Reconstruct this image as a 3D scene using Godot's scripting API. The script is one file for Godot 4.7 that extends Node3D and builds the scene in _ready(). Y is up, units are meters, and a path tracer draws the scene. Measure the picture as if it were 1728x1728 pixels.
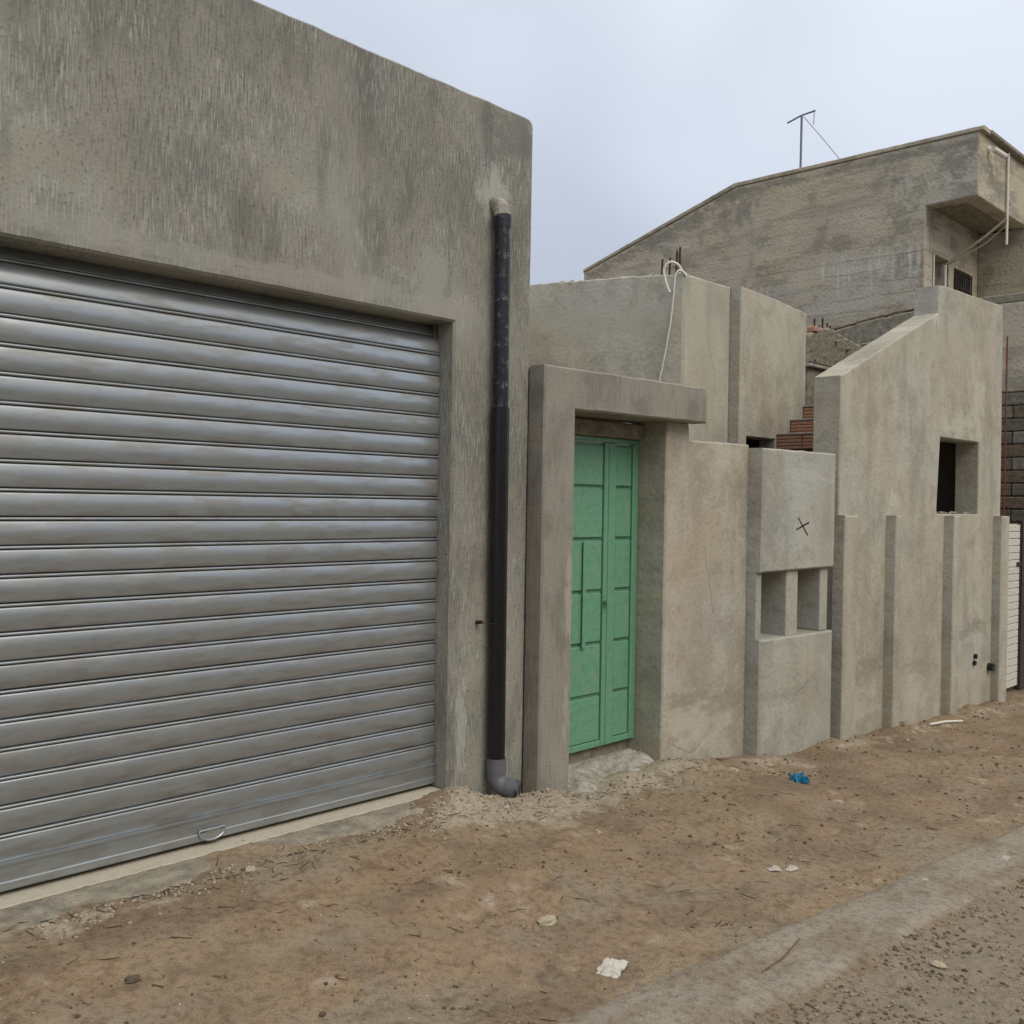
extends Node3D
# An unfinished cement-rendered street front: garage with roller shutter, gateway with a green door, yard wall, stair wall, house behind.
# x runs along the street front, z points at the street, the walls' face is z = 0.

var rng := RandomNumberGenerator.new()
var M := {}
var wob := FastNoiseLite.new()
var rough_n := FastNoiseLite.new()
var lump := FastNoiseLite.new()

# ---------------------------------------------------------------- textures
func noise_bytes(w: int, h: int, nw: int, nh: int, freq: float, sd: int, oct := 4, kind := FastNoiseLite.TYPE_SIMPLEX_SMOOTH) -> PackedByteArray:
	var n := FastNoiseLite.new()
	n.seed = sd
	n.noise_type = kind
	n.frequency = freq
	n.fractal_octaves = oct
	if kind == FastNoiseLite.TYPE_CELLULAR:
		n.cellular_return_type = FastNoiseLite.RETURN_DISTANCE
		n.fractal_type = FastNoiseLite.FRACTAL_NONE
	var im: Image = n.get_seamless_image(nw, nh, false, false, 0.12)
	if nw != w or nh != h:
		im.resize(w, h, Image.INTERPOLATE_CUBIC)
	im.convert(Image.FORMAT_L8)
	return im.get_data()

func ramp(from: float, to: float, most: float) -> PackedInt32Array:
	# share 0..255 for a noise byte: 0 below from, most above to (from > to turns it round)
	var out := PackedInt32Array()
	for i in 256:
		var t: float = clampf((i / 255.0 - from) / (to - from), 0.0, 1.0)
		out.append(int(255.0 * most * t * t * (3.0 - 2.0 * t)))
	return out

func tint(im: Image, c: Color, a: PackedByteArray, ra: PackedInt32Array, b := PackedByteArray(), rb := PackedInt32Array()) -> void:
	var w := im.get_width()
	var h := im.get_height()
	var base: int = (int(c.r * 255.0)) | (int(c.g * 255.0) << 8) | (int(c.b * 255.0) << 16)
	var px := PackedInt32Array()
	px.resize(w * h)
	if b.is_empty():
		for i in w * h:
			px[i] = base | (ra[a[i]] << 24)
	else:
		for i in w * h:
			px[i] = base | (((ra[a[i]] * rb[b[i]]) >> 8) << 24)
	var over := Image.create_from_data(w, h, false, Image.FORMAT_RGBA8, px.to_byte_array())
	im.blend_rect(over, Rect2i(0, 0, w, h), Vector2i.ZERO)

func fresh(w: int, h: int, c: Color) -> Image:
	var im := Image.create_empty(w, h, false, Image.FORMAT_RGBA8)
	im.fill(c)
	return im

func grey(a: PackedByteArray, w: int, h: int) -> ImageTexture:
	return ImageTexture.create_from_image(Image.create_from_data(w, h, false, Image.FORMAT_L8, a))

func mixed(a: PackedByteArray, ka: float, b: PackedByteArray, kb: float) -> PackedByteArray:
	var out := PackedByteArray()
	out.resize(a.size())
	for i in a.size():
		out[i] = clampi(int(a[i] * ka + b[i] * kb), 0, 255)
	return out

# a patch of another plaster or a stain with an uneven outline, at (x, y) metres on a tile of tw x th metres
func patch_on(im: Image, tw: float, th: float, x: float, y: float, rx: float, ry: float, c: Color, most: float, sd: int, crisp := 3.0, ragged := 0.8) -> void:
	var w := im.get_width()
	var h := im.get_height()
	var n := FastNoiseLite.new()
	n.seed = sd
	n.frequency = 1.0
	n.fractal_octaves = 5
	var pw := int(rx * 3.0 / tw * w)
	var ph := int(ry * 3.0 / th * h)
	var over := Image.create_empty(pw, ph, false, Image.FORMAT_RGBA8)
	for j in ph:
		for i in pw:
			var u: float = (i + 0.5) / pw * 3.0 - 1.5
			var v: float = (j + 0.5) / ph * 3.0 - 1.5
			var d: float = 1.0 - sqrt(u * u + v * v) + ragged * n.get_noise_2d(u * 1.6 + sd, v * 1.6) + 0.3 * n.get_noise_2d(u * 9.0, v * 9.0 + sd)
			var a: float = clampf(d * crisp, 0.0, 1.0) * most
			if a > 0.0:
				over.set_pixel(i, j, Color(c.r, c.g, c.b, a))
	var cx := int(fposmod(x / tw, 1.0) * w) - pw / 2
	var cy := int((1.0 - fposmod(y / th, 1.0)) * h) - ph / 2
	for ox in [-w, 0, w]:
		for oy in [-h, 0, h]:
			im.blend_rect(over, Rect2i(0, 0, pw, ph), Vector2i(cx + ox, cy + oy))

# a hairline crack wandering from (x, y) in the given direction
func crack(im: Image, tw: float, th: float, x: float, y: float, turn: float, steps: int) -> void:
	var p := Vector2(fposmod(x / tw, 1.0) * im.get_width(), (1.0 - fposmod(y / th, 1.0)) * im.get_height())
	var a := -turn
	var dark := c8(112, 108, 99)
	for k in steps * 2:
		a += rng.randf_range(-0.45, 0.45)
		a = lerpf(a, -turn, 0.12)
		p += Vector2(cos(a), sin(a)) * 1.1
		var q := Vector2i(posmod(int(p.x), im.get_width()), posmod(int(p.y), im.get_height()))
		im.set_pixelv(q, im.get_pixelv(q).lerp(dark, rng.randf_range(0.35, 0.9)))

func c8(r: int, g: int, b: int) -> Color:
	return Color(r / 255.0, g / 255.0, b / 255.0)

func flat_mat(c: Color, rough := 0.85, metal := 0.0) -> StandardMaterial3D:
	var m := StandardMaterial3D.new()
	m.albedo_color = c
	m.roughness = rough
	m.metallic = metal
	return m

func tri_mat(im: Image, tw: float, th: float, rough: float, height: Texture2D = null, depth := 0.3) -> StandardMaterial3D:
	var m := StandardMaterial3D.new()
	m.albedo_texture = ImageTexture.create_from_image(im)
	m.roughness = rough
	m.metallic_specular = 0.25
	m.uv1_triplanar = true
	m.uv1_world_triplanar = true
	m.uv1_triplanar_sharpness = 6.0
	m.uv1_scale = Vector3(1.0 / tw, 1.0 / th, 1.0 / tw)
	if height:
		m.heightmap_enabled = true
		m.heightmap_texture = height
		m.heightmap_scale = depth
	return m

func make_materials() -> void:
	# garage render: dark olive-grey cement, brushed up and down
	var W := 2048
	var H := 2048
	var im := fresh(W, H, c8(146, 144, 136))
	var big := noise_bytes(W, H, 256, 256, 0.014, 11, 4)
	var mid := noise_bytes(W, H, 512, 512, 0.02, 12, 5)
	var str1 := noise_bytes(W, H, 2048, 170, 0.24, 13, 3)
	var str2 := noise_bytes(W, H, 2048, 150, 0.27, 14, 3)
	var wide := noise_bytes(W, H, 512, 128, 0.035, 15, 4)
	var fine := noise_bytes(W, H, 1024, 1024, 0.22, 16, 3)
	tint(im, c8(113, 113, 108), big, ramp(0.5, 0.85, 0.38))
	tint(im, c8(165, 166, 155), big, ramp(0.48, 0.2, 0.5))
	tint(im, c8(124, 128, 122), mid, ramp(0.55, 0.85, 0.6))
	tint(im, c8(158, 155, 141), mid, ramp(0.42, 0.15, 0.5))
	tint(im, c8(104, 103, 98), wide, ramp(0.55, 0.9, 0.5))
	tint(im, c8(188, 188, 177), str1, ramp(0.48, 0.82, 0.6), mid, ramp(0.25, 0.62, 1.0))
	tint(im, c8(95, 95, 89), str2, ramp(0.48, 0.82, 0.52), big, ramp(0.2, 0.6, 1.0))
	tint(im, c8(88, 87, 82), fine, ramp(0.62, 0.9, 0.5))
	# the smooth trowelled band over the opening and a plastered-over hole or two
	for k in 9:
		patch_on(im, 6.0, 6.0, -0.3 + k * 0.55, 2.79 + 0.015 * sin(k * 2.0), 0.36, 0.065, c8(158, 157, 149), 0.6, 40 + k, 3.0, 0.5)
	patch_on(im, 6.0, 6.0, 4.03, 2.98, 0.13, 0.16, c8(154, 155, 149), 0.75, 61, 4.0, 0.5)
	patch_on(im, 6.0, 6.0, 4.5, 3.56, 0.16, 0.2, c8(177, 179, 171), 0.75, 62, 2.6, 0.45)
	patch_on(im, 6.0, 6.0, 4.3, 0.25, 0.05, 0.3, c8(176, 179, 174), 0.6, 63, 3.0, 0.9)
	patch_on(im, 6.0, 6.0, 4.72, 3.95, 0.3, 0.18, c8(118, 118, 115), 0.6, 64, 2.0, 0.8)
	patch_on(im, 6.0, 6.0, 4.45, 4.0, 0.05, 0.5, c8(101, 101, 97), 0.45, 65, 2.0, 0.9)
	M.garage = tri_mat(im, 6.0, 6.0, 0.93, grey(mixed(str1, 0.5, fine, 0.5), W, H), 0.35)

	# yard render: paler grey cement, smoothed, with warm and bluish clouds
	W = 2048
	H = 1024
	im = fresh(W, H, c8(175, 172, 160))
	big = noise_bytes(W, H, 512, 256, 0.012, 21, 4)
	mid = noise_bytes(W, H, 512, 256, 0.03, 22, 5)
	wide = noise_bytes(W, H, 1024, 96, 0.03, 23, 4)
	fine = noise_bytes(W, H, 2048, 1024, 0.16, 24, 4)
	var mott := noise_bytes(W, H, 1024, 512, 0.05, 25, 5)
	tint(im, c8(164, 157, 142), big, ramp(0.52, 0.85, 0.65))
	tint(im, c8(176, 178, 173), big, ramp(0.45, 0.15, 0.7))
	tint(im, c8(182, 172, 156), mid, ramp(0.56, 0.85, 0.55))
	tint(im, c8(154, 152, 142), mid, ramp(0.42, 0.15, 0.6))
	tint(im, c8(152, 149, 138), wide, ramp(0.55, 0.8, 0.45))
	tint(im, c8(192, 189, 178), wide, ramp(0.42, 0.2, 0.4))
	tint(im, c8(148, 144, 133), mott, ramp(0.58, 0.8, 0.4))
	tint(im, c8(196, 193, 183), mott, ramp(0.4, 0.2, 0.3))
	tint(im, c8(134, 129, 119), fine, ramp(0.63, 0.85, 0.45))
	tint(im, c8(202, 199, 189), fine, ramp(0.34, 0.15, 0.4))
	var pal := c8(190, 189, 180)
	var damp := c8(140, 137, 126)
	# tile is 16 x 8 m, so that x and y of the street front are read straight off
	for p in [[6.9, -0.12, 0.55, 0.25, pal, 0.75], [7.3, 0.02, 0.4, 0.12, damp, 0.5], [6.7, 0.1, 0.3, 0.07, damp, 0.5], [7.2, 2.0, 0.35, 0.2, pal, 0.6], [7.35, 1.75, 0.2, 0.22, damp, 0.35],
			[8.4, 1.9, 0.5, 0.12, pal, 0.7], [8.0, 0.35, 0.35, 0.12, pal, 0.4], [8.1, 0.0, 0.5, 0.08, damp, 0.35], [9.75, -0.05, 0.16, 0.16, damp, 0.5], [10.1, 0.02, 0.35, 0.12, damp, 0.65], [9.9, -0.35, 0.5, 0.2, pal, 0.5],
			[11.3, -0.1, 0.5, 0.1, damp, 0.4], [11.2, -0.4, 0.5, 0.22, pal, 0.5], [13.0, 0.2, 0.4, 0.1, damp, 0.75], [12.6, 0.12, 0.3, 0.08, damp, 0.5], [12.6, -0.4, 0.5, 0.3, pal, 0.45],
			[12.4, 2.62, 0.6, 0.25, pal, 0.7], [12.9, 3.0, 0.35, 0.6, pal, 0.75], [11.6, 3.9, 0.12, 0.35, c8(202, 200, 192), 0.7], [10.55, 1.72, 0.14, 0.12, c8(200, 198, 190), 0.75], [9.4, 1.62, 0.1, 0.12, c8(182, 180, 170), 0.6],
			[9.45, 2.6, 0.1, 0.5, c8(180, 180, 174), 0.6], [10.3, 3.3, 0.3, 0.6, c8(188, 185, 172), 0.4], [13.35, 2.0, 0.15, 0.8, c8(182, 178, 166), 0.5], [10.6, 0.5, 0.12, 1.0, c8(188, 179, 161), 0.4], [6.8, 0.9, 0.35, 0.8, c8(176, 164, 149), 0.45]]:
		patch_on(im, 16.0, 8.0, p[0], p[1], p[2], p[3], p[4], p[5], int(p[0] * 70 + p[1] * 13) + 900, 1.5, 0.9)
	for k in [[6.5, -0.2, 0.05, 30], [9.9, 1.0, -1.3, 40], [10.9, 2.9, -1.2, 50], [12.2, 1.2, -1.0, 40], [8.1, -0.1, 0.3, 26], [6.95, 1.3, -1.4, 34], [9.6, 3.6, -1.5, 40], [13.3, 2.6, -1.4, 34], [11.4, 0.4, 0.2, 36], [9.0, 3.4, -1.2, 40]]:
		crack(im, 16.0, 8.0, k[0], k[1], k[2], k[3])
	M.yard = tri_mat(im, 16.0, 8.0, 0.92, grey(mixed(fine, 0.4, mott, 0.6), W, H), 0.8)
	for k in [["yard_wall", Color(0.985, 0.97, 0.955)], ["pier", Color(0.97, 0.98, 0.985)], ["stair_wall", Color(0.995, 0.99, 0.975)], ["stairwell", Color(1.0, 0.995, 0.98)]]:
		var v: StandardMaterial3D = M.yard.duplicate()
		v.albedo_color = k[1]
		M[k[0]] = v
	# gateway: the same cement, a little darker, wet-brushed
	W = 1024
	H = 1024
	im = fresh(W, H, c8(147, 144, 136))
	mid = noise_bytes(W, H, 256, 256, 0.02, 31, 5)
	str1 = noise_bytes(W, H, 1024, 128, 0.08, 32, 3)
	fine = noise_bytes(W, H, 1024, 1024, 0.18, 33, 4)
	tint(im, c8(124, 120, 111), mid, ramp(0.5, 0.85, 0.65))
	tint(im, c8(160, 154, 138), mid, ramp(0.45, 0.15, 0.6))
	tint(im, c8(126, 122, 113), str1, ramp(0.56, 0.85, 0.4))
	tint(im, c8(162, 158, 147), str1, ramp(0.42, 0.15, 0.35))
	tint(im, c8(106, 100, 90), fine, ramp(0.6, 0.85, 0.45))
	patch_on(im, 3.0, 3.0, 5.14, 1.0, 0.04, 0.34, c8(170, 165, 150), 0.8, 71, 4.0, 1.0)
	patch_on(im, 3.0, 3.0, 5.13, 0.25, 0.04, 0.2, c8(168, 163, 148), 0.7, 72, 4.0, 1.0)
	M.gateway = tri_mat(im, 3.0, 3.0, 0.93, grey(mixed(str1, 0.4, fine, 0.6), W, H), 0.4)

	# house render: old, blotched, with pour lines
	W = 1024
	H = 1024
	im = fresh(W, H, c8(180, 172, 154))
	big = noise_bytes(W, H, 256, 256, 0.016, 51, 4)
	mid = noise_bytes(W, H, 512, 512, 0.025, 52, 5)
	str1 = noise_bytes(W, H, 1024, 160, 0.06, 53, 3)
	wide = noise_bytes(W, H, 128, 1024, 0.03, 54, 4)
	fine = noise_bytes(W, H, 1024, 1024, 0.14, 55, 4)
	tint(im, c8(186, 175, 152), big, ramp(0.5, 0.8, 0.7))
	tint(im, c8(182, 180, 171), big, ramp(0.45, 0.15, 0.6))
	tint(im, c8(142, 136, 122), mid, ramp(0.6, 0.85, 0.65))
	tint(im, c8(197, 190, 171), mid, ramp(0.42, 0.2, 0.45))
	tint(im, c8(149, 143, 128), wide, ramp(0.6, 0.8, 0.5))
	tint(im, c8(132, 125, 111), fine, ramp(0.62, 0.85, 0.55))
	tint(im, c8(193, 186, 168), fine, ramp(0.36, 0.15, 0.35))
	# tile 10 x 10 m laid over z (mirrored) and y
	for p in [[-5.6, 7.2, 0.35, 0.5, 0.75], [-6.0, 7.0, 0.3, 0.3, 0.5], [-2.6, 7.3, 0.28, 0.4, 0.7], [-1.75, 7.15, 0.35, 0.35, 0.7], [-5.2, 6.5, 0.25, 0.18, 0.55], [-2.55, 6.35, 0.2, 0.2, 0.4], [-7.5, 6.9, 0.8, 0.15, 0.5]]:
		patch_on(im, 10.0, 10.0, -p[0], p[1], p[2], p[3], c8(132, 129, 120), p[4], int(-p[0] * 50) + 300, 1.2, 1.0)
	for p in [[-3.3, 5.75, 0.9, 0.3, 0.6], [-2.6, 5.5, 0.35, 0.5, 0.6], [-4.8, 5.5, 0.9, 0.25, 0.5], [-3.6, 5.2, 1.0, 0.25, 0.5]]:
		patch_on(im, 10.0, 10.0, -p[0], p[1], p[2], p[3], c8(182, 179, 171), p[4], int(-p[0] * 40) + 330, 2.0, 0.9)
	for k in 16:
		patch_on(im, 10.0, 10.0, 1.3 + 0.33 * k, 7.5 - 0.06 * rng.randf(), 0.3, 0.05 + 0.07 * rng.randf(), c8(132, 129, 119), 0.7, 760 + k, 1.6, 1.0)
	for k in 10:
		patch_on(im, 10.0, 10.0, 5.9 + 0.36 * k, 7.4 - 0.105 * k, 0.3, 0.07 + 0.08 * rng.randf(), c8(132, 129, 119), 0.7, 780 + k, 1.6, 1.0)
	for k in 22:
		var stain := c8(130, 126, 112) if k % 3 else c8(196, 186, 160)
		patch_on(im, 10.0, 10.0, 1.4 + 7.0 * rng.randf(), 4.9 + 2.6 * rng.randf(), 0.15 + 0.4 * rng.randf(), 0.1 + 0.25 * rng.randf(), stain, 0.45, 700 + k, 1.6, 1.2)
	for k in 46:
		patch_on(im, 10.0, 10.0, 2.25 + 1.7 * rng.randf(), 5.55 + 0.35 * rng.randf(), 0.02 + 0.025 * rng.randf(), 0.12 + 0.2 * rng.randf(), c8(208, 206, 198), 0.4, 500 + k, 1.5, 0.7)
	for k in 9:
		for q in 5:
			patch_on(im, 10.0, 10.0, 2.2 + 1.15 * q + 0.3 * rng.randf(), 4.75 + 0.22 * k + 0.03 * rng.randf(), 0.7, 0.011 + 0.008 * rng.randf(), c8(125, 120, 106), 0.55 if k < 6 else 0.3, 600 + k * 7 + q, 1.2, 1.3)
	M.house = tri_mat(im, 10.0, 10.0, 0.95, grey(mixed(fine, 0.5, wide, 0.5), W, H), 1.6)

	# dull grey concrete for soffits, slabs, sills
	im = fresh(512, 512, c8(140, 134, 120))
	mid = noise_bytes(512, 512, 512, 512, 0.02, 81, 5)
	fine = noise_bytes(512, 512, 512, 512, 0.15, 82, 4)
	tint(im, c8(112, 107, 95), mid, ramp(0.5, 0.85, 0.7))
	tint(im, c8(170, 164, 148), mid, ramp(0.45, 0.15, 0.6))
	tint(im, c8(96, 91, 80), fine, ramp(0.6, 0.85, 0.5))
	M.concrete = tri_mat(im, 1.6, 1.6, 0.95, grey(mixed(fine, 0.6, mid, 0.4), 512, 512), 0.8)
	var im2: Image = im.duplicate()
	im2.adjust_bcs(1.2, 1.0, 0.6)
	M.mortar = tri_mat(im2, 1.1, 1.1, 0.95, grey(mixed(fine, 0.6, mid, 0.4), 512, 512), 1.2)
	M.rubble = tri_mat(im, 0.9, 0.9, 0.96, grey(mixed(fine, 0.5, mid, 0.5), 512, 512), 3.0)
	var sill := fresh(512, 512, c8(184, 178, 162))
	tint(sill, c8(176, 166, 145), mid, ramp(0.45, 0.8, 0.7))
	tint(sill, c8(150, 140, 120), fine, ramp(0.6, 0.85, 0.4))
	M.sill = tri_mat(sill, 1.0, 1.0, 0.95, grey(fine, 512, 512), 0.3)
	var brn := fresh(512, 512, c8(130, 124, 113))
	tint(brn, c8(104, 98, 88), mid, ramp(0.45, 0.8, 0.8))
	tint(brn, c8(150, 141, 126), mid, ramp(0.4, 0.15, 0.6))
	tint(brn, c8(80, 74, 65), fine, ramp(0.58, 0.85, 0.6))
	M.block = [tri_mat(brn, 0.9, 0.9, 0.95, grey(fine, 512, 512), 0.8)]
	for k in [c8(228, 214, 200), c8(215, 220, 215)]:
		var v: StandardMaterial3D = M.block[0].duplicate()
		v.albedo_color = k
		M.block.append(v)
	M.joint = flat_mat(c8(136, 131, 121), 0.95)

	# galvanised slats: dull zinc, dusty smears drawn out along the slat
	W = 2048
	H = 512
	im = fresh(W, H, c8(176, 183, 188))
	var sm1 := noise_bytes(W, H, 300, 400, 0.03, 91, 5)
	var sm2 := noise_bytes(W, H, 256, 512, 0.05, 92, 4)
	var run := noise_bytes(W, H, 2048, 64, 0.05, 93, 3)
	tint(im, c8(146, 144, 138), sm1, ramp(0.44, 0.72, 0.6), sm2, ramp(0.25, 0.65, 1.0))
	tint(im, c8(156, 158, 157), sm2, ramp(0.5, 0.7, 0.5))
	tint(im, c8(186, 190, 193), run, ramp(0.7, 0.9, 0.14))
	M.zinc = tri_mat(im, 4.0, 1.37, 0.42)
	M.zinc.metallic = 0.74
	M.zinc.metallic_specular = 0.5
	M.zinc.roughness = 1.0
	var rg := mixed(sm1, 0.35, sm2, 0.25)
	for i in rg.size():
		rg[i] = clampi(rg[i] + 16, 78, 170)
	M.zinc.roughness_texture = grey(rg, W, H)
	M.zinc.roughness_texture_channel = BaseMaterial3D.TEXTURE_CHANNEL_RED
	M.rail = flat_mat(c8(120, 120, 118), 0.5, 0.7)

	# green door paint
	var spl0 := noise_bytes(512, 512, 512, 256, 0.012, 97, 5)
	im = fresh(512, 512, c8(104, 158, 128))
	tint(im, c8(92, 144, 115), mid, ramp(0.5, 0.85, 0.6))
	tint(im, c8(104, 160, 128), mid, ramp(0.4, 0.15, 0.5))
	tint(im, c8(124, 158, 135), spl0, ramp(0.52, 0.78, 0.65))
	tint(im, c8(150, 158, 140), fine, ramp(0.7, 0.85, 0.55))
	tint(im, c8(86, 96, 72), fine, ramp(0.24, 0.12, 0.6), spl0, ramp(0.4, 0.6, 1.0))
	M.green = tri_mat(im, 0.8, 0.8, 0.42, grey(mid, 512, 512), 0.25)
	M.green.metallic_specular = 0.5
	M.dark_steel = flat_mat(c8(60, 52, 46), 0.6, 0.4)

	# pipes
	im = fresh(512, 512, c8(24, 24, 34))
	var spl := noise_bytes(512, 512, 512, 512, 0.022, 95, 6)
	tint(im, c8(34, 34, 54), mid, ramp(0.45, 0.8, 0.7))
	tint(im, c8(150, 146, 142), spl, ramp(0.64, 0.74, 0.8), fine, ramp(0.45, 0.6, 1.0))
	M.pipe_splashed = tri_mat(im, 0.8, 0.8, 0.4, grey(spl, 512, 512), 0.2)
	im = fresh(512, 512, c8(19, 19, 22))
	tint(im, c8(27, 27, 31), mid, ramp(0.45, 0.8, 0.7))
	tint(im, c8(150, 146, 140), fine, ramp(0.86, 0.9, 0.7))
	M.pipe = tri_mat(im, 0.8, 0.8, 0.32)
	for k in ["pipe", "pipe_splashed"]:
		M[k].metallic_specular = 0.5
	M.pvc = flat_mat(c8(98, 100, 106), 0.5)
	M.black = flat_mat(c8(18, 17, 16), 0.9)
	M.white = flat_mat(c8(214, 210, 200), 0.6)
	M.hose = flat_mat(c8(222, 218, 206), 0.5)
	M.rust = flat_mat(c8(66, 46, 38), 0.85, 0.2)
	M.grille = flat_mat(c8(34, 30, 30), 0.6, 0.3)
	M.mark = flat_mat(c8(24, 24, 24), 0.8)
	M.cable = flat_mat(c8(150, 140, 120), 0.7)
	M.galv = flat_mat(c8(120, 124, 130), 0.5, 0.5)
	M.blue = flat_mat(c8(24, 112, 150), 0.35)
	M.blue.backlight_enabled = true
	M.blue.backlight = c8(10, 50, 70)
	M.paper = flat_mat(c8(196, 192, 182), 0.85)
	M.room = flat_mat(c8(134, 129, 118), 0.95)
	im = fresh(512, 512, c8(182, 140, 118))
	tint(im, c8(164, 118, 98), mid, ramp(0.45, 0.8, 0.8))
	tint(im, c8(188, 152, 130), mid, ramp(0.4, 0.15, 0.6))
	tint(im, c8(160, 146, 128), spl, ramp(0.62, 0.75, 0.7))
	M.brick = tri_mat(im, 0.5, 0.5, 0.9, grey(fine, 512, 512), 0.4)
	im = fresh(512, 512, c8(206, 206, 198))
	tint(im, c8(180, 176, 164), mid, ramp(0.45, 0.8, 0.6))
	M.gate_white = tri_mat(im, 0.7, 0.7, 0.55)
	M.gate_brown = flat_mat(c8(70, 56, 48), 0.6, 0.2)

	# earth: fine grain only, the broad colours lie on the sheet itself
	W = 1024
	H = 1024
	im = fresh(W, H, c8(218, 212, 203))
	fine = noise_bytes(W, H, 1024, 1024, 0.12, 101, 5)
	mid = noise_bytes(W, H, 1024, 1024, 0.03, 102, 5)
	var grit := noise_bytes(W, H, 1024, 1024, 0.09, 103, 1, FastNoiseLite.TYPE_CELLULAR)
	tint(im, c8(176, 166, 153), mid, ramp(0.5, 0.85, 0.6))
	tint(im, c8(236, 228, 214), mid, ramp(0.42, 0.15, 0.7))
	tint(im, c8(150, 141, 130), fine, ramp(0.56, 0.85, 0.45))
	tint(im, c8(240, 234, 222), fine, ramp(0.4, 0.15, 0.4))
	tint(im, c8(120, 110, 100), grit, ramp(0.12, 0.03, 0.45), mid, ramp(0.4, 0.75, 1.0))
	M.earth = tri_mat(im, 1.9, 1.9, 0.97, grey(mixed(fine, 0.5, mid, 0.5), W, H), 0.9)
	M.earth.vertex_color_use_as_albedo = true
	im = fresh(W, H, c8(158, 148, 132))
	tint(im, c8(142, 129, 111), mid, ramp(0.5, 0.8, 0.7))
	tint(im, c8(172, 164, 151), mid, ramp(0.42, 0.15, 0.6))
	tint(im, c8(126, 115, 100), fine, ramp(0.6, 0.85, 0.35))
	tint(im, c8(84, 76, 66), grit, ramp(0.14, 0.03, 0.5))
	M.strip = tri_mat(im, 2.3, 2.3, 0.95, grey(fine, W, H), 0.2)
	M.stone = []
	for k in [c8(150, 134, 112), c8(118, 104, 88), c8(92, 80, 68), c8(172, 160, 138)]:
		M.stone.append(flat_mat(k, 0.95))
	M.twig = flat_mat(c8(72, 58, 44), 0.9)

# ---------------------------------------------------------------- shapes
func begin() -> SurfaceTool:
	var st := SurfaceTool.new()
	st.begin(Mesh.PRIMITIVE_TRIANGLES)
	return st

func tri(st: SurfaceTool, a: Vector3, b: Vector3, c: Vector3, n: Vector3) -> void:
	st.set_normal(n)
	if (b - a).cross(c - a).dot(n) > 0.0:
		st.add_vertex(a); st.add_vertex(c); st.add_vertex(b)
	else:
		st.add_vertex(a); st.add_vertex(b); st.add_vertex(c)

func quad(st: SurfaceTool, a: Vector3, b: Vector3, c: Vector3, d: Vector3, n: Vector3) -> void:
	tri(st, a, b, c, n)
	tri(st, a, c, d, n)

func put(st: SurfaceTool, called: String, m: Material, parent: Node = self) -> MeshInstance3D:
	var o := MeshInstance3D.new()
	o.name = called
	o.mesh = st.commit()
	o.material_override = m
	parent.add_child(o, true)
	return o

func share(mesh: Mesh, called: String, m: Material, parent: Node, at := Transform3D()) -> MeshInstance3D:
	var o := MeshInstance3D.new()
	o.name = called
	o.mesh = mesh
	o.material_override = m
	o.transform = at
	parent.add_child(o, true)
	return o

func thing(called: String, label: String, category: String, at := Vector3.ZERO, group := "") -> Node3D:
	var o := Node3D.new()
	o.name = called
	add_child(o, true)
	o.position = at
	tag(o, label, category, group)
	return o

func tag(o: Node, label: String, category: String, group := "") -> void:
	o.set_meta("label", label)
	o.set_meta("category", category)
	if group:
		o.set_meta("group", group)

func setting(o: Node, label: String) -> void:
	o.set_meta("kind", "structure")
	o.set_meta("label", label)

# axis-aligned box with chamfered edges
func box(st: SurfaceTool, lo: Vector3, hi: Vector3, r := 0.008) -> void:
	var c := (lo + hi) / 2.0
	var h := (hi - lo) / 2.0
	r = minf(r, minf(h.x, minf(h.y, h.z)) * 0.45)
	for ax in 3:
		var u := (ax + 1) % 3
		var v := (ax + 2) % 3
		for s in [-1.0, 1.0]:
			var n := Vector3.ZERO
			n[ax] = s
			var p: Array[Vector3] = []
			for k in [[-1, -1], [1, -1], [1, 1], [-1, 1]]:
				var q := Vector3.ZERO
				q[ax] = s * h[ax]
				q[u] = k[0] * (h[u] - r)
				q[v] = k[1] * (h[v] - r)
				p.append(c + q)
			quad(st, p[0], p[1], p[2], p[3], n)
			for t in [-1.0, 1.0]:
				# chamfer between face ax,s and face u,t
				var n2 := Vector3.ZERO
				n2[ax] = s
				n2[u] = t
				var e: Array[Vector3] = []
				for k in [[0, -1], [0, 1], [1, 1], [1, -1]]:
					var q := Vector3.ZERO
					q[ax] = s * (h[ax] - (r if k[0] else 0.0))
					q[u] = t * (h[u] - (0.0 if k[0] else r))
					q[v] = k[1] * (h[v] - r)
					e.append(c + q)
				quad(st, e[0], e[1], e[2], e[3], n2.normalized())
	for sx in [-1.0, 1.0]:
		for sy in [-1.0, 1.0]:
			for sz in [-1.0, 1.0]:
				var s := Vector3(sx, sy, sz)
				tri(st, c + s * (h - Vector3(0, r, r)), c + s * (h - Vector3(r, 0, r)), c + s * (h - Vector3(r, r, 0)), s.normalized())

func box_part(called: String, lo: Vector3, hi: Vector3, m: Material, parent: Node, r := 0.008) -> MeshInstance3D:
	var st := begin()
	box(st, lo, hi, r)
	return put(st, called, m, parent)

const FACE_LEFT := Basis(Vector3(0, 0, 1), Vector3(0, 1, 0), Vector3(-1, 0, 0))

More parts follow.
